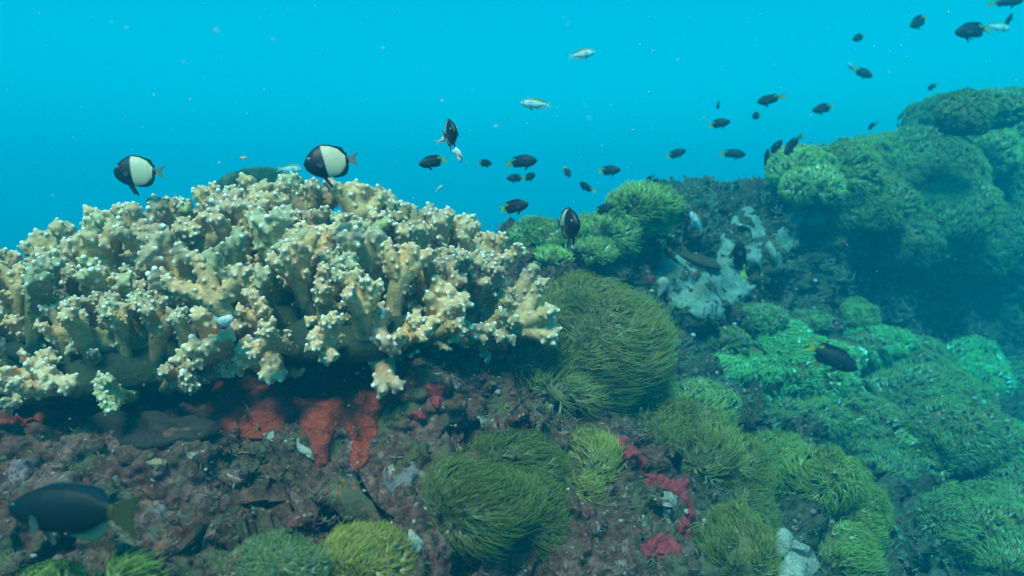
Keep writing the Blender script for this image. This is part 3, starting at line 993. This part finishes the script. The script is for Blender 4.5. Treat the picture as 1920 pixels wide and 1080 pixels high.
crust('encrusting_sponge', 'white curl of sponge beside the broad orange red sheet', 'sponge', [(508, 796), (520, 788), (521, 812), (506, 832), (497, 824)], .007, M_WHITE, 2.5, .6, .01, seed=10)
crust('encrusting_sponge', 'white rim of sponge hugging the dripping orange sponge', 'sponge', [(560, 820), (570, 838), (588, 850), (586, 862), (566, 858), (557, 838)], .007, M_WHITE, 2.5, .6, .01, seed=11)
crust('encrusting_sponge', 'pale blue white lobed sponge at the lower edge', 'sponge', [(1448, 990), (1475, 985), (1490, 1010), (1520, 1025), (1540, 1060), (1530, 1100), (1450, 1110), (1445, 1050)], .035, M_WHITE, 4, .7, .05, seed=12)
crust('encrusting_sponge', 'large pale holed sponge sheet spread down the rock wall', 'sponge', [(1235, 470), (1275, 470), (1300, 505), (1345, 505), (1352, 440), (1368, 400), (1402, 385), (1424, 410), (1436, 455), (1440, 505), (1412, 555), (1375, 570), (1335, 602), (1290, 590), (1255, 570), (1225, 520)], .014, M_PALE, 4, .8, .045, drape=6, holes=.75, seed=13)
crust('encrusting_sponge', 'thin pale sponge streak hanging down the wall under the ridge', 'sponge', [(1488, 378), (1518, 385), (1512, 425), (1490, 455), (1482, 500), (1462, 530), (1438, 528), (1445, 490), (1430, 462), (1455, 440), (1472, 415)],   .014, M_PALE, 4, .8, .05, drape=5, holes=1.0, seed=14)
crust('encrusting_sponge', 'pinkish grey crust spread on the rock beside the dark brown soft coral', 'sponge', [(715, 850), (770, 860), (800, 900), (790, 945), (740, 950), (705, 905)], .004, crust_material('pink_crust', (.13, .11, .13), (.24, .19, .21), 30, .7), 3, .7, .02, holes=.35, seed=15)
crust('encrusting_sponge', 'cream crust scrap on the rock above the yellow soft coral dome', 'sponge', [(745, 1000), (780, 990), (795, 1015), (785, 1040), (760, 1035)], .008, M_WHITE, 3, .8, .015, holes=.5, seed=16)
crust('encrusting_sponge', 'orange cream crust scrap above the big dark fish', 'sponge', [(262, 868), (300, 862), (312, 885), (280, 892)], .008, crust_material('orange_crust', (.30, .13, .04), (.40, .30, .20), 50, .5), 3, .8, .015, seed=17)
crust('encrusting_sponge', 'dull red crust on the wall beside the small white shell', 'sponge', [(1205, 520), (1232, 515), (1240, 535), (1212, 545)], .012, M_RED, 3, .6, .03, seed=18)


# ------------------------------------------------------------------ single small things on the rock
def place_on(px, py, lift=0.0):
    loc, nor, d = hit(px, py)
    return loc + (nor * .5 + (-loc).normalized() * .5) * lift, nor, d


def fan_blades(n, L, w, seed):
    r = np.random.default_rng(seed)
    Vs, Fs, off = [], [], 0
    T = np.linspace(0, 1, 6)
    for i in range(n):
        a = -1.25 + 3.6 * i / (n - 1) + r.uniform(-.05, .05)
        d = np.array([math.cos(a), -.35 + r.uniform(-.15, .15), math.sin(a)])
        side = np.array([-math.sin(a), 0, math.cos(a)])
        l_ = L * r.uniform(.8, 1.1)
        ring = []
        for t in T:
            c = d * l_ * t + np.array([0, -.25, .15]) * l_ * t * t
            q = w * (1 - .5 * t)
            ring.append([c + side * q, c - np.array([0, q, 0]), c - side * q, c + np.array([0, q, 0])])
        ring = np.array(ring).reshape(-1, 3)
        Vs.append(ring)
        b = np.arange(5)[:, None, None] * 4
        qd = np.array([[k, (k + 1) % 4, 4 + (k + 1) % 4, 4 + k] for k in range(4)])[None]
        Fs.append((b + qd).reshape(-1, 4) + off)
        Fs.append(np.array([[20, 21, 22, 23]]) + off)
        off += 24
    return mesh_np('feather_arms', np.concatenate(Vs), np.concatenate(Fs))


loc, nor, d = place_on(892, 782, .012)
t = thing('feather_star', 'small cream feather star spread like a fan on the dark rock', 'feather star', loc)
obj('feather_arms', fan_blades(15, .0165, .0008, 4), M_WHITE, t)
obj('centre', blob_mesh('centre', (.003, .003, .003), .001, .004, 3, ICO2), M_WHITE, t)

loc, nor, d = place_on(1312, 488, .03)
V0, F0 = ICO3
t = thing('oyster', 'dark gaping oyster with a thin pale lip on the rock wall', 'oyster', loc)
for nm, sg, mt in (('upper_shell', 1, M_BROWN), ('lower_shell', -1, M_BROWN)):
    V = V0 * np.array([.075, .05, .022])
    V[:, 2] = np.where(V[:, 2] * sg > 0, V[:, 2], V[:, 2] * .3) + sg * (.010 + .12 * (V[:, 0] + .07)) * .5
    V += (fbm(V, .03, 3, 4) * .004)[:, None] * V0
    obj(nm, mesh_np(nm, V, F0), mt, t)
a = np.linspace(math.pi * .95, math.pi * 2.05, 40)
rim = np.stack([.076 * np.cos(a), .051 * np.sin(a), -.016 + .004 * np.sin(9 * a)], 1)
lv = np.concatenate([rim, rim * [1.01, 1.02, 1] + [0, 0, -.003], rim * [.98, .96, 1] + [0, 0, -.003]])
k = np.arange(39)
obj('lip', mesh_np('lip', lv, np.concatenate([np.stack([k + p_, k + 1 + p_, k + 1 + q_, k + q_], 1) for p_, q_ in ((0, 40), (40, 80), (80, 0))])), M_WHITE, t)
t.rotation_euler = (R(8), R(22), R(10))

loc, nor, d = place_on(1236, 545, .02)
V = V0 * np.array([.022, .014, .034])
V[:, 0] *= np.clip((V[:, 2] + .034) / .05, .12, 1)
o = obj('shell', mesh_np('shell', V + (fbm(V, .02, 2, 7) * .003)[:, None], F0), M_WHITE, None, loc)
tag(o, 'small white pointed shell on the wall beside the dull red crust', 'shell')
o.rotation_euler = (.2, .25, .1)

loc, nor, d = place_on(1532, 415, .03)
V = V0 * np.array([.05, .012, .055])
V[:, 1] += .03 * (V0[:, 0] ** 2 + V0[:, 2] ** 2)
o = obj('plate_coral', mesh_np('plate_coral', V + V0 * (fbm(V, .05, 3, 7) * .006)[:, None], F0), M_PALE, None, loc)
tag(o, 'small pale plate of coral beside the hanging sponge streak', 'coral')

loc, nor, d = place_on(285, 812, .0)
V0b, F0b = ICO4
V = V0b * np.array([.075, .035, .008])
V = V + V0b * (fbm(V, .04, 4, 12) * .016)[:, None]
o = obj('ledge_coral', mesh_np('ledge_coral', V, F0b), crust_material('dark_plate', (.018, .013, .010), (.045, .032, .022), 30, .9), None, loc + Vector((0, .012, .004)))
tag(o, 'flat dark brown ledge of plate coral under the shelf of branches', 'coral')
o.rotation_euler = (R(14), R(3), 0)

# far mound seen over the branching coral
c = P(490, 372, 2.3)
t = thing('algae_mound', 'dim algae covered mound behind the top of the branching coral', 'rock', c)
V = V0b * np.array([.14, .14, .085]) + V0b * (fbm(V0b, .5, 4, 3) * .02)[:, None]
rock = mesh_np('rock', V, F0b)
obj('rock', rock, M_BASE, t)
nn = V0b[np.random.default_rng(4).integers(0, len(V0b), 3600)]
rr = np.random.default_rng(5)
bp = nn * np.array([.14, .14, .085])
obj('algae_foliage', polyp_mesh('algae_foliage', bp, nn + rr.normal(size=bp.shape) * .3, 5, .022, .0011, .9, np.array([.1, 0, 0]), 3, rr), M_POLYP, t, color=(.5, .7, .6))
V = V0b * np.array([.22, .2, .5]) + V0b * (fbm(V0b * .3, .12, 4, 3) * .05)[:, None]
o = obj('rock_pillar', mesh_np('rock_pillar', V, F0b), M_BASE, None, c - Vector((-.05, -.05, .5)))
tag(o, 'dim rock under the algae covered mound behind the branching coral', 'rock')

# broken limb with a fresh white scar at the front of the dome
loc = P(428, 600, .845)
t2 = main_coral
bm_ = build_branch(77, True)
bm_.name = 'broken_branch'
bm_.attributes['up'].data.foreach_set('value', np.ones(len(bm_.vertices), np.float32))
b = obj('broken_branch', bm_, None, t2)
b['label'] = 'broken antler shaped branch with a fresh white scar at its foot'
b.location = P(422, 588, .885) - t2.location
sv = V0 * np.array([.0125, .005, .010])
s_ = obj('scar', mesh_np('scar', sv + V0 * (fbm(sv, .01, 2, 3) * .0015)[:, None], F0), crust_material('white_scar', (.75, .75, .72), (.85, .85, .82), 60, .2), b)
s_.location = (0.001, -.007, -.006)


# ------------------------------------------------------------------ fish
def smooth_interp(s, xs, ys, k=5):
    q = np.linspace(0, 1, 201)
    v = np.interp(q, xs, ys)
    for _ in range(2):
        v = np.convolve(np.pad(v, k, mode='edge'), np.ones(2 * k + 1) / (2 * k + 1), 'valid')
    return np.interp(s, q, v)


def fish_body(sp):
    """s = 0 at the nose (x = +0.5) and 1 at the tail root; lengths in units of the whole fish"""
    NS, NR = 72, 40
    s = (1 - np.cos(np.linspace(0, math.pi, NS))) / 2
    s[0], s[-1] = .0, 1
    xs = np.array(sp['s'])
    zt, zb, w = (smooth_interp(s, xs, sp[k], 4) for k in ('top', 'bot', 'wid'))
    cap = np.sqrt(np.clip(s / .05, 0, 1))
    mid = (zt + zb) / 2
    hz = (zt - zb) / 2 * cap
    mid = mid * np.clip(s / .08, 0, 1) + sp['bot'][0] * 0
    w = w * cap
    x = .5 - s * sp['len']
    th = np.linspace(0, 2 * math.pi, NR, endpoint=False)
    ct, st = np.cos(th), np.sin(th)
    V = np.stack([np.repeat(x[:, None], NR, 1), w[:, None] * st[None] * (1 - .18 * ct[None] ** 2), mid[:, None] + hz[:, None] * np.sign(ct)[None] * np.abs(ct)[None] ** .95], 2)
    uz = np.broadcast_to(ct[None], (NS, NR))
    col = sp['paint'](np.repeat(s[:, None], NR, 1), V[..., 2], uz)
    idx = np.arange(NS * NR).reshape(NS, NR)
    nx = np.roll(idx, -1, 1)
    F = np.stack([idx[:-1], nx[:-1], nx[1:], idx[1:]], -1).reshape(-1, 4)
    Vf = np.concatenate([V.reshape(-1, 3), V[0].mean(0)[None], V[-1].mean(0)[None]])
    cf = np.concatenate([col.reshape(-1, 3), col[0, :1], col[-1, :1]])
    a, b = NS * NR, NS * NR + 1
    caps = np.concatenate([np.stack([nx[0], idx[0], np.full(NR, a)], 1), np.stack([idx[-1], nx[-1], np.full(NR, b)], 1)])
    return mesh_np('body', Vf, [F, caps], {'Col': cf}), (s, zt, zb, w, x)


def fin_mesh(name, base, tip, col, th=.006, rag=.03, seed=0, ncol=None):
    """membrane with rays between two matching edges; col(t, u) gives its colour, t from root to edge, u along it"""
    r = np.random.default_rng(seed)
    n, m = 40, 10
    u = np.linspace(0, 1, n)
    base, tip = np.array(base, float), np.array(tip, float)
    ub, ut = np.linspace(0, 1, len(base)), np.linspace(0, 1, len(tip))
    B = np.stack([np.interp(u, ub, base[:, k]) for k in range(3)], 1)
    E = np.stack([smooth_interp(u, ut, tip[:, k], 3) for k in range(3)], 1)
    L = np.linalg.norm(E - B, axis=1, keepdims=True)
    E = E + (E - B) * (rag * np.sin(u * 40)[:, None] + rag * .5 * r.normal(size=(n, 1)))
    t = np.linspace(0, 1, m)
    G = B[:, None] * (1 - t)[None, :, None] + E[:, None] * t[None, :, None]
    e1 = np.gradient(G, axis=0)
    e2 = np.gradient(G, axis=1)
    N = np.cross(e1, e2)
    N /= np.linalg.norm(N, axis=2, keepdims=True) + 1e-9
    ridge = (.35 + .65 * (np.abs(np.sin(u * math.pi * 11)) ** 2))[:, None] * (1 - .75 * t)[None]
    A1, A2 = G + N * (th * ridge)[..., None], G - N * (th * ridge)[..., None]
    tt, uu = np.broadcast_to(t[None], (n, m)), np.broadcast_to(u[:, None], (n, m))
    c = col(tt, uu)
    idx = np.arange(n * m).reshape(n, m)
    q = np.stack([idx[:-1, :-1], idx[1:, :-1], idx[1:, 1:], idx[:-1, 1:]], -1).reshape(-1, 4)
    k = n * m
    ring = np.concatenate([idx[:, 0], idx[-1, 1:], idx[-2::-1, -1], idx[0, -2:0:-1]])
    rn = np.roll(ring, -1)
    side = np.stack([ring, ring + k, rn + k, rn], 1)
    return mesh_np(name, np.concatenate([A1.reshape(-1, 3), A2.reshape(-1, 3)]), np.concatenate([q, q[:, ::-1] + k, side]), {'Col': np.concatenate([c.reshape(-1, 3)] * 2)})


def lerp3(a, b, f):
    f = np.clip(f, 0, 1)[..., None]
    return np.array(a) * (1 - f) + np.array(b) * f


def flat_col(c, e=None, p=0.5):
    return lambda t, u: lerp3(c, e if e is not None else c, (t - p) / .3 + .5)


def build_fish(name, sp, label, cat, group, mat):
    root = thing(name, label, cat, (0, 0, 0), group)
    me, (s, zt, zb, w, x) = fish_body(sp)
    obj('body', me, mat, root)
    at = lambda ss, arr: float(np.interp(ss, s, arr))
    X = lambda ss: .5 - ss * sp['len']
    # dorsal and anal fins run along the back and belly
    for nm, arr, sg in (('dorsal_fin', zt, 1), ('anal_fin', zb, -1)):
        s0, s1, prof, sweep, col = sp[nm]
        ss = np.linspace(s0, s1, 12)
        base = [(X(q), 0, at(q, arr) - sg * .012) for q in ss]
        h = np.interp(np.linspace(0, 1, 12), np.linspace(0, 1, len(prof)), prof)
        tip = [(X(q) - sweep * hh / max(prof), 0, at(q, arr) + sg * hh) for q, hh in zip(ss, h)]
        obj(nm, fin_mesh(nm, base, tip, col, seed=3 if sg > 0 else 4), M_FIN, root)
    # tail
    xr, zr1, zr2 = X(.985), at(1, zt), at(1, zb)
    up_, lo_, notch, col = sp['tail_fin']
    tip = [(up_[0], 0, up_[1])] + [(up_[0] + (notch - up_[0]) * math.sin(math.pi / 2 * q) ** .8, 0, up_[1] * (1 - q)) for q in (.25, .5, .75)] + [(notch, 0, (up_[1] + lo_[1]) / 2)] + [(lo_[0] + (notch - lo_[0]) * math.sin(math.pi / 2 * q) ** .8, 0, lo_[1] * (1 - q)) for q in (.75, .5, .25)] + [(lo_[0], 0, lo_[1])]
    base = [(xr, 0, zr1 + (zr2 - zr1) * q) for q in np.linspace(0, 1, 9)]
    obj('tail_fin', fin_mesh('tail_fin', base, tip, col, .008, .02, 6), M_FIN, root)
    for sg in (-1, 1):
        c = sp['pelvic']
        q = .36
        bz, bw = at(q, zb), at(q, w)
        base = [(X(q), sg * bw * .35, bz + .02), (X(q + .10), sg * bw * .3, bz + .015)]
        tip = [(X(q) - c[0], sg * (bw * .5 + .02), bz - c[1]), (X(q) - c[0] * 1.15, sg * (bw * .45 + .015), bz - c[1] * .8)]
        obj('pelvic_fin', fin_mesh('pelvic_fin', base, tip, c[2], .006, .03, 8), M_FIN, root)
        q, zc = .30, sp['pec'][0]
        bw = at(q, w)
        base = [(X(q), sg * bw * .93, zc + .03), (X(q), sg * bw * .96, zc - .03)]
        L = sp['pec'][1]
        tip = [(X(q) - L * .75, sg * (bw + L * .55), zc + .05), (X(q) - L, sg * (bw + L * .6), zc - .02), (X(q) - L * .7, sg * (bw + L * .5), zc - .09)]
        obj('pectoral_fin', fin_mesh('pectoral_fin', base, tip, sp['pec'][2], .004, .03, 9), M_FIN, root)
        q = sp['eye'][0]
        zc, re = sp['eye'][1], sp['eye'][2]
        hh = (at(q, zt) - at(q, zb)) / 2
        mid = (at(q, zt) + at(q, zb)) / 2
        y = at(q, w) * math.sqrt(max(0.05, 1 - ((zc - mid) / hh) ** 2))
        V0_, F0_ = ICO3
        V = V0_ * np.array([re, re * .55, re])
        rr_ = np.hypot(V0_[:, 0], V0_[:, 2])
        ec = np.where((rr_ < .52)[:, None], np.array([.004, .004, .005]), np.array(sp['eye'][3])) * np.ones((len(V0_), 1))
        e = obj('eye', mesh_np('eye', V, F0_, {'Col': ec}), M_EYE, root)
        e.location = (X(q), sg * (y - re * .12), zc)
    return root


def aim(o, px, py, d, L, head, yaw=0, roll=0, up=90):
    """put a fish of L picture pixels at (px, py), d metres off; head is where its nose points in the picture (0 right, 90 up), yaw turns the nose towards the viewer"""
    h, a, u = R(head), R(yaw), R(up)
    f = (CR * math.cos(h) + CU * math.sin(h)) * math.cos(a) - CF * math.sin(a)
    uv = CR * math.cos(u) + CU * math.sin(u)
    z = (uv - f * uv.dot(f)).normalized()
    y = z.cross(f)
    m = Matrix((f, y, z)).transposed() @ Matrix.Rotation(R(roll), 3, 'X')
    o.rotation_mode = 'QUATERNION'
    o.rotation_quaternion = m.to_quaternion()
    s = L * d / FPX
    o.scale = (s, s * (.9 + .2 * ((px * 7.3) % 1)), s * (.92 + .16 * ((px * 3.7 + py * 1.9) % 1)))
    o.location = P(px, py, d)
    return o


NAVY, INK = (.008, .012, .022), (.005, .006, .010)
YEL, YG = (.55, .40, .02), (.40, .46, .04)


def paint_dark(s, z, uz):
    c = lerp3(NAVY, (.014, .013, .018), (-uz + .2) * 1.2)
    return lerp3(c, YEL, (s - .985) / .03)


def tail_yellow(t, u):
    c = lerp3((.10, .09, .02), YG, t / .35)
    edge = np.minimum(u, 1 - u)
    return lerp3(INK, c, (edge - .03) / .06)


def dorsal_dark(t, u):
    c = lerp3(INK, NAVY, t)
    return lerp3(c, YG, np.minimum((u - .80) / .06, (.62 - t) / .1 + .6))


DAMSEL = dict(s=[0, .06, .18, .35, .55, .75, .90, 1], len=.76, top=[.0, .06, .125, .165, .165, .12, .065, .05], bot=[-.02, -.065, -.125, -.165, -.155, -.10, -.055, -.045],
              wid=[.0, .045, .075, .085, .075, .05, .025, .014], paint=paint_dark,
              dorsal_fin=(.26, .95, [.01, .035, .042, .05, .065, .085, .03], .07, dorsal_dark), anal_fin=(.56, .93, [.02, .05, .075, .08, .03], .06, flat_col(NAVY, INK)),
              tail_fin=((-.52, .17), (-.50, -.16), -.36, tail_yellow), pelvic=(.10, .09, flat_col(NAVY)), pec=(-.02, .12, flat_col((.03, .035, .04))), eye=(.12, .03, .024, (.05, .05, .04)))

DAMSEL2 = dict(DAMSEL, dorsal_fin=(.28, .95, [.008, .02, .022, .028, .04, .07, .03], .08, dorsal_dark), anal_fin=(.58, .93, [.015, .03, .045, .06, .03], .08, flat_col(NAVY, INK)), tail_fin=((-.50, .11), (-.50, -.10), -.40, tail_yellow))


def paint_humbug(s, z, uz):
    # black fore body, broad white saddle reaching low, black rim and tail root
    b0 = .475 + .05 * (-z / .3)
    w = np.clip((s - b0) / .02 + .5, 0, 1) * np.clip((.93 - s) / .015 + .5, 0, 1) * np.clip((uz + .975) / .02, 0, 1) * np.clip((.998 - uz) / .006, 0, 1)
    return lerp3((.005, .007, .012), (.58, .53, .36), w)


HUMBUG = dict(s=[0, .04, .12, .25, .42, .62, .80, .92, 1], len=.80, top=[-.02, .07, .175, .275, .325, .30, .225, .10, .06], bot=[-.06, -.11, -.18, -.255, -.305, -.305, -.26, -.13, -.05],
              wid=[.01, .05, .085, .11, .115, .095, .06, .03, .018], paint=paint_humbug,
              dorsal_fin=(.22, .96, [.01, .025, .025, .025, .03, .06, .03], .04, flat_col((.006, .008, .014), INK)), anal_fin=(.60, .97, [.01, .025, .045, .075, .03], .05, flat_col(INK)),
              tail_fin=((-.52, .15), (-.51, -.15), -.42, flat_col((.20, .26, .22), (.14, .22, .20))), pelvic=(.15, .21, flat_col(INK)), pec=(-.05, .13, flat_col((.06, .08, .09))), eye=(.145, .075, .034, (.30, .28, .20)))


def paint_white(s, z, uz):
    c = lerp3((.42, .66, .70), (.30, .52, .60), uz)
    c = lerp3(c, (.01, .012, .02), np.minimum((uz - .58) / .10, (.93 - s) / .05))
    return lerp3(c, (.38, .42, .03), (uz - .80) / .08)


CHROMIS = dict(s=[0, .06, .18, .38, .58, .78, .92, 1], len=.74, top=[.0, .055, .11, .150, .140, .09, .05, .04], bot=[-.02, -.06, -.115, -.150, -.135, -.085, -.045, -.035],
               wid=[.0, .04, .065, .075, .065, .045, .022, .012], paint=paint_white,
               dorsal_fin=(.26, .92, [.01, .03, .03, .03, .045, .03], .06, flat_col((.38, .42, .03), (.02, .02, .03), .8)), anal_fin=(.58, .92, [.02, .045, .055, .02], .06, flat_col((.5, .58, .6), (.03, .04, .06), .8)),
               tail_fin=((-.54, .15), (-.54, -.15), -.33, lambda t, u: lerp3((.05, .06, .09), (.55, .65, .68), (np.minimum(u, 1 - u) - .05) / .1)), pelvic=(.10, .06, flat_col((.5, .58, .62))), pec=(-.01, .11, flat_col((.5, .58, .6))), eye=(.12, .02, .028, (.2, .2, .18)))


def paint_big(s, z, uz):  # dark blue skin, darkened further and tail muted to paint in shade
    c = lerp3((.001, .008, .011), (.008, .010, .008), (-uz + .1) * 1.2)
    c = lerp3(c, (.07, .07, .015), np.minimum((-uz - .55) / .2, 1 - np.abs(s - .25) / .10))
    c = lerp3(c, (.09, .07, .02), (s - .95) / .05)
    g = np.abs(np.hypot(s - .17, z / 1.1) - .115) / .008
    c = lerp3(c * .4, c, np.where(s > .2, g, 1.0))
    return lerp3(c * .4, c, np.where(s < .055, np.abs(z + .02 - s * .1) / .012, 1.0))


BIG = dict(s=[0, .06, .18, .38, .58, .78, .92, 1], len=.78, top=[.0, .05, .115, .165, .17, .14, .075, .06], bot=[-.02, -.06, -.12, -.165, -.165, -.13, -.06, -.05],
           wid=[.0, .05, .085, .10, .09, .06, .03, .016], paint=paint_big,
           dorsal_fin=(.25, .95, [.01, .03, .03, .035, .05, .06, .02], .06, flat_col((.012, .05, .07), (.006, .03, .05))), anal_fin=(.56, .95, [.02, .05, .085, .09, .03], .05, flat_col((.015, .06, .06), (.04, .12, .06))),
           tail_fin=((-.53, .17), (-.46, -.18), -.43, flat_col((.075, .060, .014), (.07, .07, .018))), pelvic=(.12, .08, flat_col((.02, .05, .05))), pec=(-.05, .13, flat_col((.05, .10, .08))), eye=(.11, .03, .022, (.02, .06, .10)))

# black and white humbugs
G_H = 'black and white humbug fish'
hb = build_fish('humbug_fish', HUMBUG, 'black and white fish in side view with scaled white flank and long hanging belly fin', 'fish', G_H, M_HUMBUG)
aim(hb, 622, 303, .98, 104, 188, 8)
for lb, a in (('smoothly white flanked black fish in side view above the thin end of the dome', (262, 322, 1.15, 95, 180, 5)),
              ('black fish turned nearly head on above a white scrap, pale stripe down one flank', (842, 250, 1.15, 76, -15, 66, 0, 102)),
              ('black fish hanging head down in front of the green crest coral', (1063, 420, 1.22, 96, -15, 68, 0, 98))):
    o = dup(hb)
    o['label'] = lb
    aim(o, *a)

# white fish with a yellow green back
G_C = 'white fish with yellow green backs'
ch = build_fish('white_fish', CHROMIS, 'white fish with dark back stripe alone in open water, second highest of the white fish', 'fish', G_C, M_FISH)
aim(ch, 1008, 195, 1.5, 66, 178, 10)
for lb, a in (('highest white fish, yellow green along its back, alone near the surface', (1088, 102, 1.8, 56, 4, 18)),
              ('pale blue white fish between the two big black and white fish', (540, 317, 1.8, 56, -2, 12)),
              ('white fish with bright yellow back diving along the rock below the smooth crest dome', (1308, 419, 1.65, 58, 128, 25, 0, 45)),
              ('faint pale fish crossing behind the tail of the nearest skyline swimmer near the top edge', (1868, 50, 3.0, 48, -18, 20)),
              ('faint pale striped fish trailing just behind a small dark fish', (1600, 128, 3.1, 36, 150, 25)),
              ('pale fish half hidden behind the black fish that is nearly head on', (832, 260, 1.35, 52, 20, 35)),
              ('tiny olive backed fish just above the tips of the branching coral', (822, 354, 1.6, 24, 35, 30))):
    o = dup(ch)
    o['label'] = lb
    aim(o, *a)

# big dark fish by the rock, the shade there painted into its colours
bf = build_fish('dark_blue_fish', BIG, 'big dark blue fish with a yellow tail against the shaded rock', 'fish', None, M_FISH)
aim(bf, 140, 958, .60, 268, 178, -4)

# dark damselfish
G_D = 'dark damselfish with yellow tails'
dm = build_fish('damselfish', DAMSEL, 'dark damselfish with bright yellow tail diving over the green soft coral bank', 'fish', G_D, M_FISH)
aim(dm, 1556, 668, 1.6, 108, -27, 12)
dm2 = build_fish('damselfish', DAMSEL2, 'dark yellow tailed damselfish in front of the large pale holed sponge', 'fish', G_D, M_FISH)
for q in dm2.children:                              # this one is caught mid turn, tail swung aside
    bend = lambda x: .55 * max(0.0, .12 - x) ** 2 * 1.6
    if q.name.startswith('eye'):
        continue
    for v in q.data.vertices:
        v.co.y += bend(v.co.x)
aim(dm2, 1386, 485, 1.75, 74, 100, 28, 0, 20)
nd = 0
for lb, a in (('dark damselfish swimming under the black fish that is nearly head on', (813, 303, 1.4, 58, 195, 15)),
              ('dark damselfish with yellow rimmed forked tail between the coral dome and the crest', (962, 388, 1.35, 64, 8, 22)),
              ('long dark damselfish leading the row beyond the white scrap', (976, 303, 1.7, 64, 3, 5)),
              ('small dark damselfish turning away just behind the long one in the row', (908, 306, 2.0, 40, 10, -45)),
              ('olive damselfish crossing another under the long dark one', (968, 334, 2.2, 40, 185, 20)),
              ('dim damselfish crossed over by the olive one', (990, 332, 2.3, 40, 10, 45)),
              ('dark damselfish mostly hidden behind the top of the branching coral', (592, 369, 1.75, 68, -2, 10)),
              ('small dark damselfish standing on its nose past the long one', (1063, 321, 2.2, 34, -70, 35, 0, 20)),
              ('small dark damselfish below the nose standing one', (1100, 352, 2.1, 38, 148, 30)),
              ('dark damselfish level with the nose standing one, nearer the crest', (1141, 320, 2.1, 46, 2, 12)),
              ('dark damselfish half behind the smooth green dome on the crest', (1130, 393, 1.75, 44, 20, 20)),
              ('small dark damselfish rising from the top of the smooth green dome', (1215, 338, 1.85, 34, 240, 40)),
              ('dark damselfish just above the bare rock of the crest', (1381, 350, 2.5, 34, 205, 25)),
              ('dark damselfish alone above the bare crest, first of the scattered school', (1266, 289, 2.4, 42, 18, 15)),
              ('dark damselfish pointing along the crest towards the ridge', (1373, 288, 2.5, 50, -6, 5)),
              ('thin dark damselfish seen edge on near the end of the ridge', (1436, 300, 2.1, 42, 85, 20, 80, 20)),
              ('dark damselfish between the edge on one and the slanting one', (1453, 278, 2.1, 40, 55, 35)),
              ('dark damselfish slanting down over the near end of the ridge', (1484, 272, 2.1, 52, 232, 15)),
              ('plump dark damselfish in the middle of the scattered school', (1347, 232, 2.4, 44, 8, 18)),
              ('tiny dim damselfish above the plump one', (1347, 196, 3.2, 26, 245, 30)),
              ('dark damselfish swimming above a rounder one in the scattered school', (1443, 187, 2.4, 52, 193, 8)),
              ('rounder dark damselfish beneath the one swimming above it', (1419, 217, 2.5, 34, 200, 40)),
              ('slim dark damselfish with open water on every side above the ridge', (1545, 203, 2.6, 48, 193, 5)),
              ('small dim damselfish close above the ridge by the dark round dome', (1634, 236, 3.0, 30, 220, 30)),
              ('small dark damselfish followed by the faint striped fish', (1616, 136, 2.8, 42, -35, 25)),
              ('small dim damselfish high over the ridge, alone near the top', (1611, 70, 3.0, 34, 203, 15)),
              ('tiny dim damselfish just above the dark round dome', (1747, 163, 3.4, 28, 208, 25)),
              ('dim damselfish slanting down high over the dark round dome', (1724, 40, 2.8, 52, 210, 15)),
              ('largest damselfish near the top edge, a faint pale fish at its tail', (1826, 57, 2.4, 78, 188, 5)),
              ('dark damselfish cut by the top edge of the view', (1888, 2, 2.5, 58, 0, 8)),
              ('dim damselfish turning upward past the faint pale fish', (1890, 40, 3.0, 30, 80, 35))):
    nd += 1
    o = dup(dm if nd % 3 else dm2)
    o['label'] = lb
    aim(o, *a)

# floating scraps and specks
o = obj('floating_scrap', mesh_np('floating_scrap', (V0 * np.array([.005, .004, .011])) * (1 + .5 * fbm(V0, .7, 3, 5))[:, None], F0), crust_material('scrap_white', (.8, .8, .78), (.9, .9, .88), 60, .2), None, P(859, 290, 1.12))
o.rotation_euler = (0, -.5, 0)
tag(o, 'bright white scrap floating under the black fish that is nearly head on', 'scrap')
o = obj('floating_scrap', mesh_np('floating_scrap', (V0 * np.array([.005, .003, .003])) * (1 + .5 * fbm(V0, .7, 3, 9))[:, None], F0), crust_material('scrap_orange', (.5, .35, .2), (.6, .5, .35), 60, .2), None, P(457, 297, 1.12))
tag(o, 'tiny orange scrap floating between the two side view black and white fish', 'scrap')

r = np.random.default_rng(77)
n = 1500
px, py, dd = r.uniform(-60, 1980, n), r.uniform(-40, 1100, n), .35 + 1.6 * r.random(n) ** 1.3
C = np.array([list(P(a, b, c)) for a, b, c in zip(px, py, dd)])
rad = np.clip(r.gamma(1.6, .00025, n), .00025, .0013) * dd ** .5
Vq, Fq = ICO1
tag(obj('marine_snow', mesh_np('marine_snow', (C[:, None] + Vq[None] * rad[:, None, None] * r.uniform(.6, 1.3, (n, 1, 3))).reshape(-1, 3), (Fq[None] + (np.arange(n) * len(Vq))[:, None, None]).reshape(-1, 3)),
        crust_material('snow', (.6, .6, .55), (.75, .75, .7), 50, .1)), 'pale specks drifting in the water', 'particles', kind='stuff')

# ------------------------------------------------------------------ haze: the water
bpy.ops.mesh.primitive_cube_add(size=1)
haze = bpy.context.object
haze.name = 'haze'
haze.scale = (84, 84, HZ_TOP - HZ_BOT)
haze.location = (0, 0, (HZ_TOP + HZ_BOT) / 2)
hm = bpy.data.materials.new('haze')
hm.use_nodes = True
ht = hm.node_tree
ht.nodes.remove(ht.nodes['Principled BSDF'])
pv = ht.nodes.new('ShaderNodeVolumePrincipled')
ht.links.new(pv.outputs[0], ht.nodes['Material Output'].inputs['Volume'])
pv.inputs['Color'].default_value = (*HZ_COL, 1)
pv.inputs['Absorption Color'].default_value = (*HZ_ABS, 1)
pv.inputs['Density'].default_value = HZ_DENS
haze.data.materials.append(hm)
tag(haze, 'clear blue green sea water all round the reef', 'water', kind='stuff')
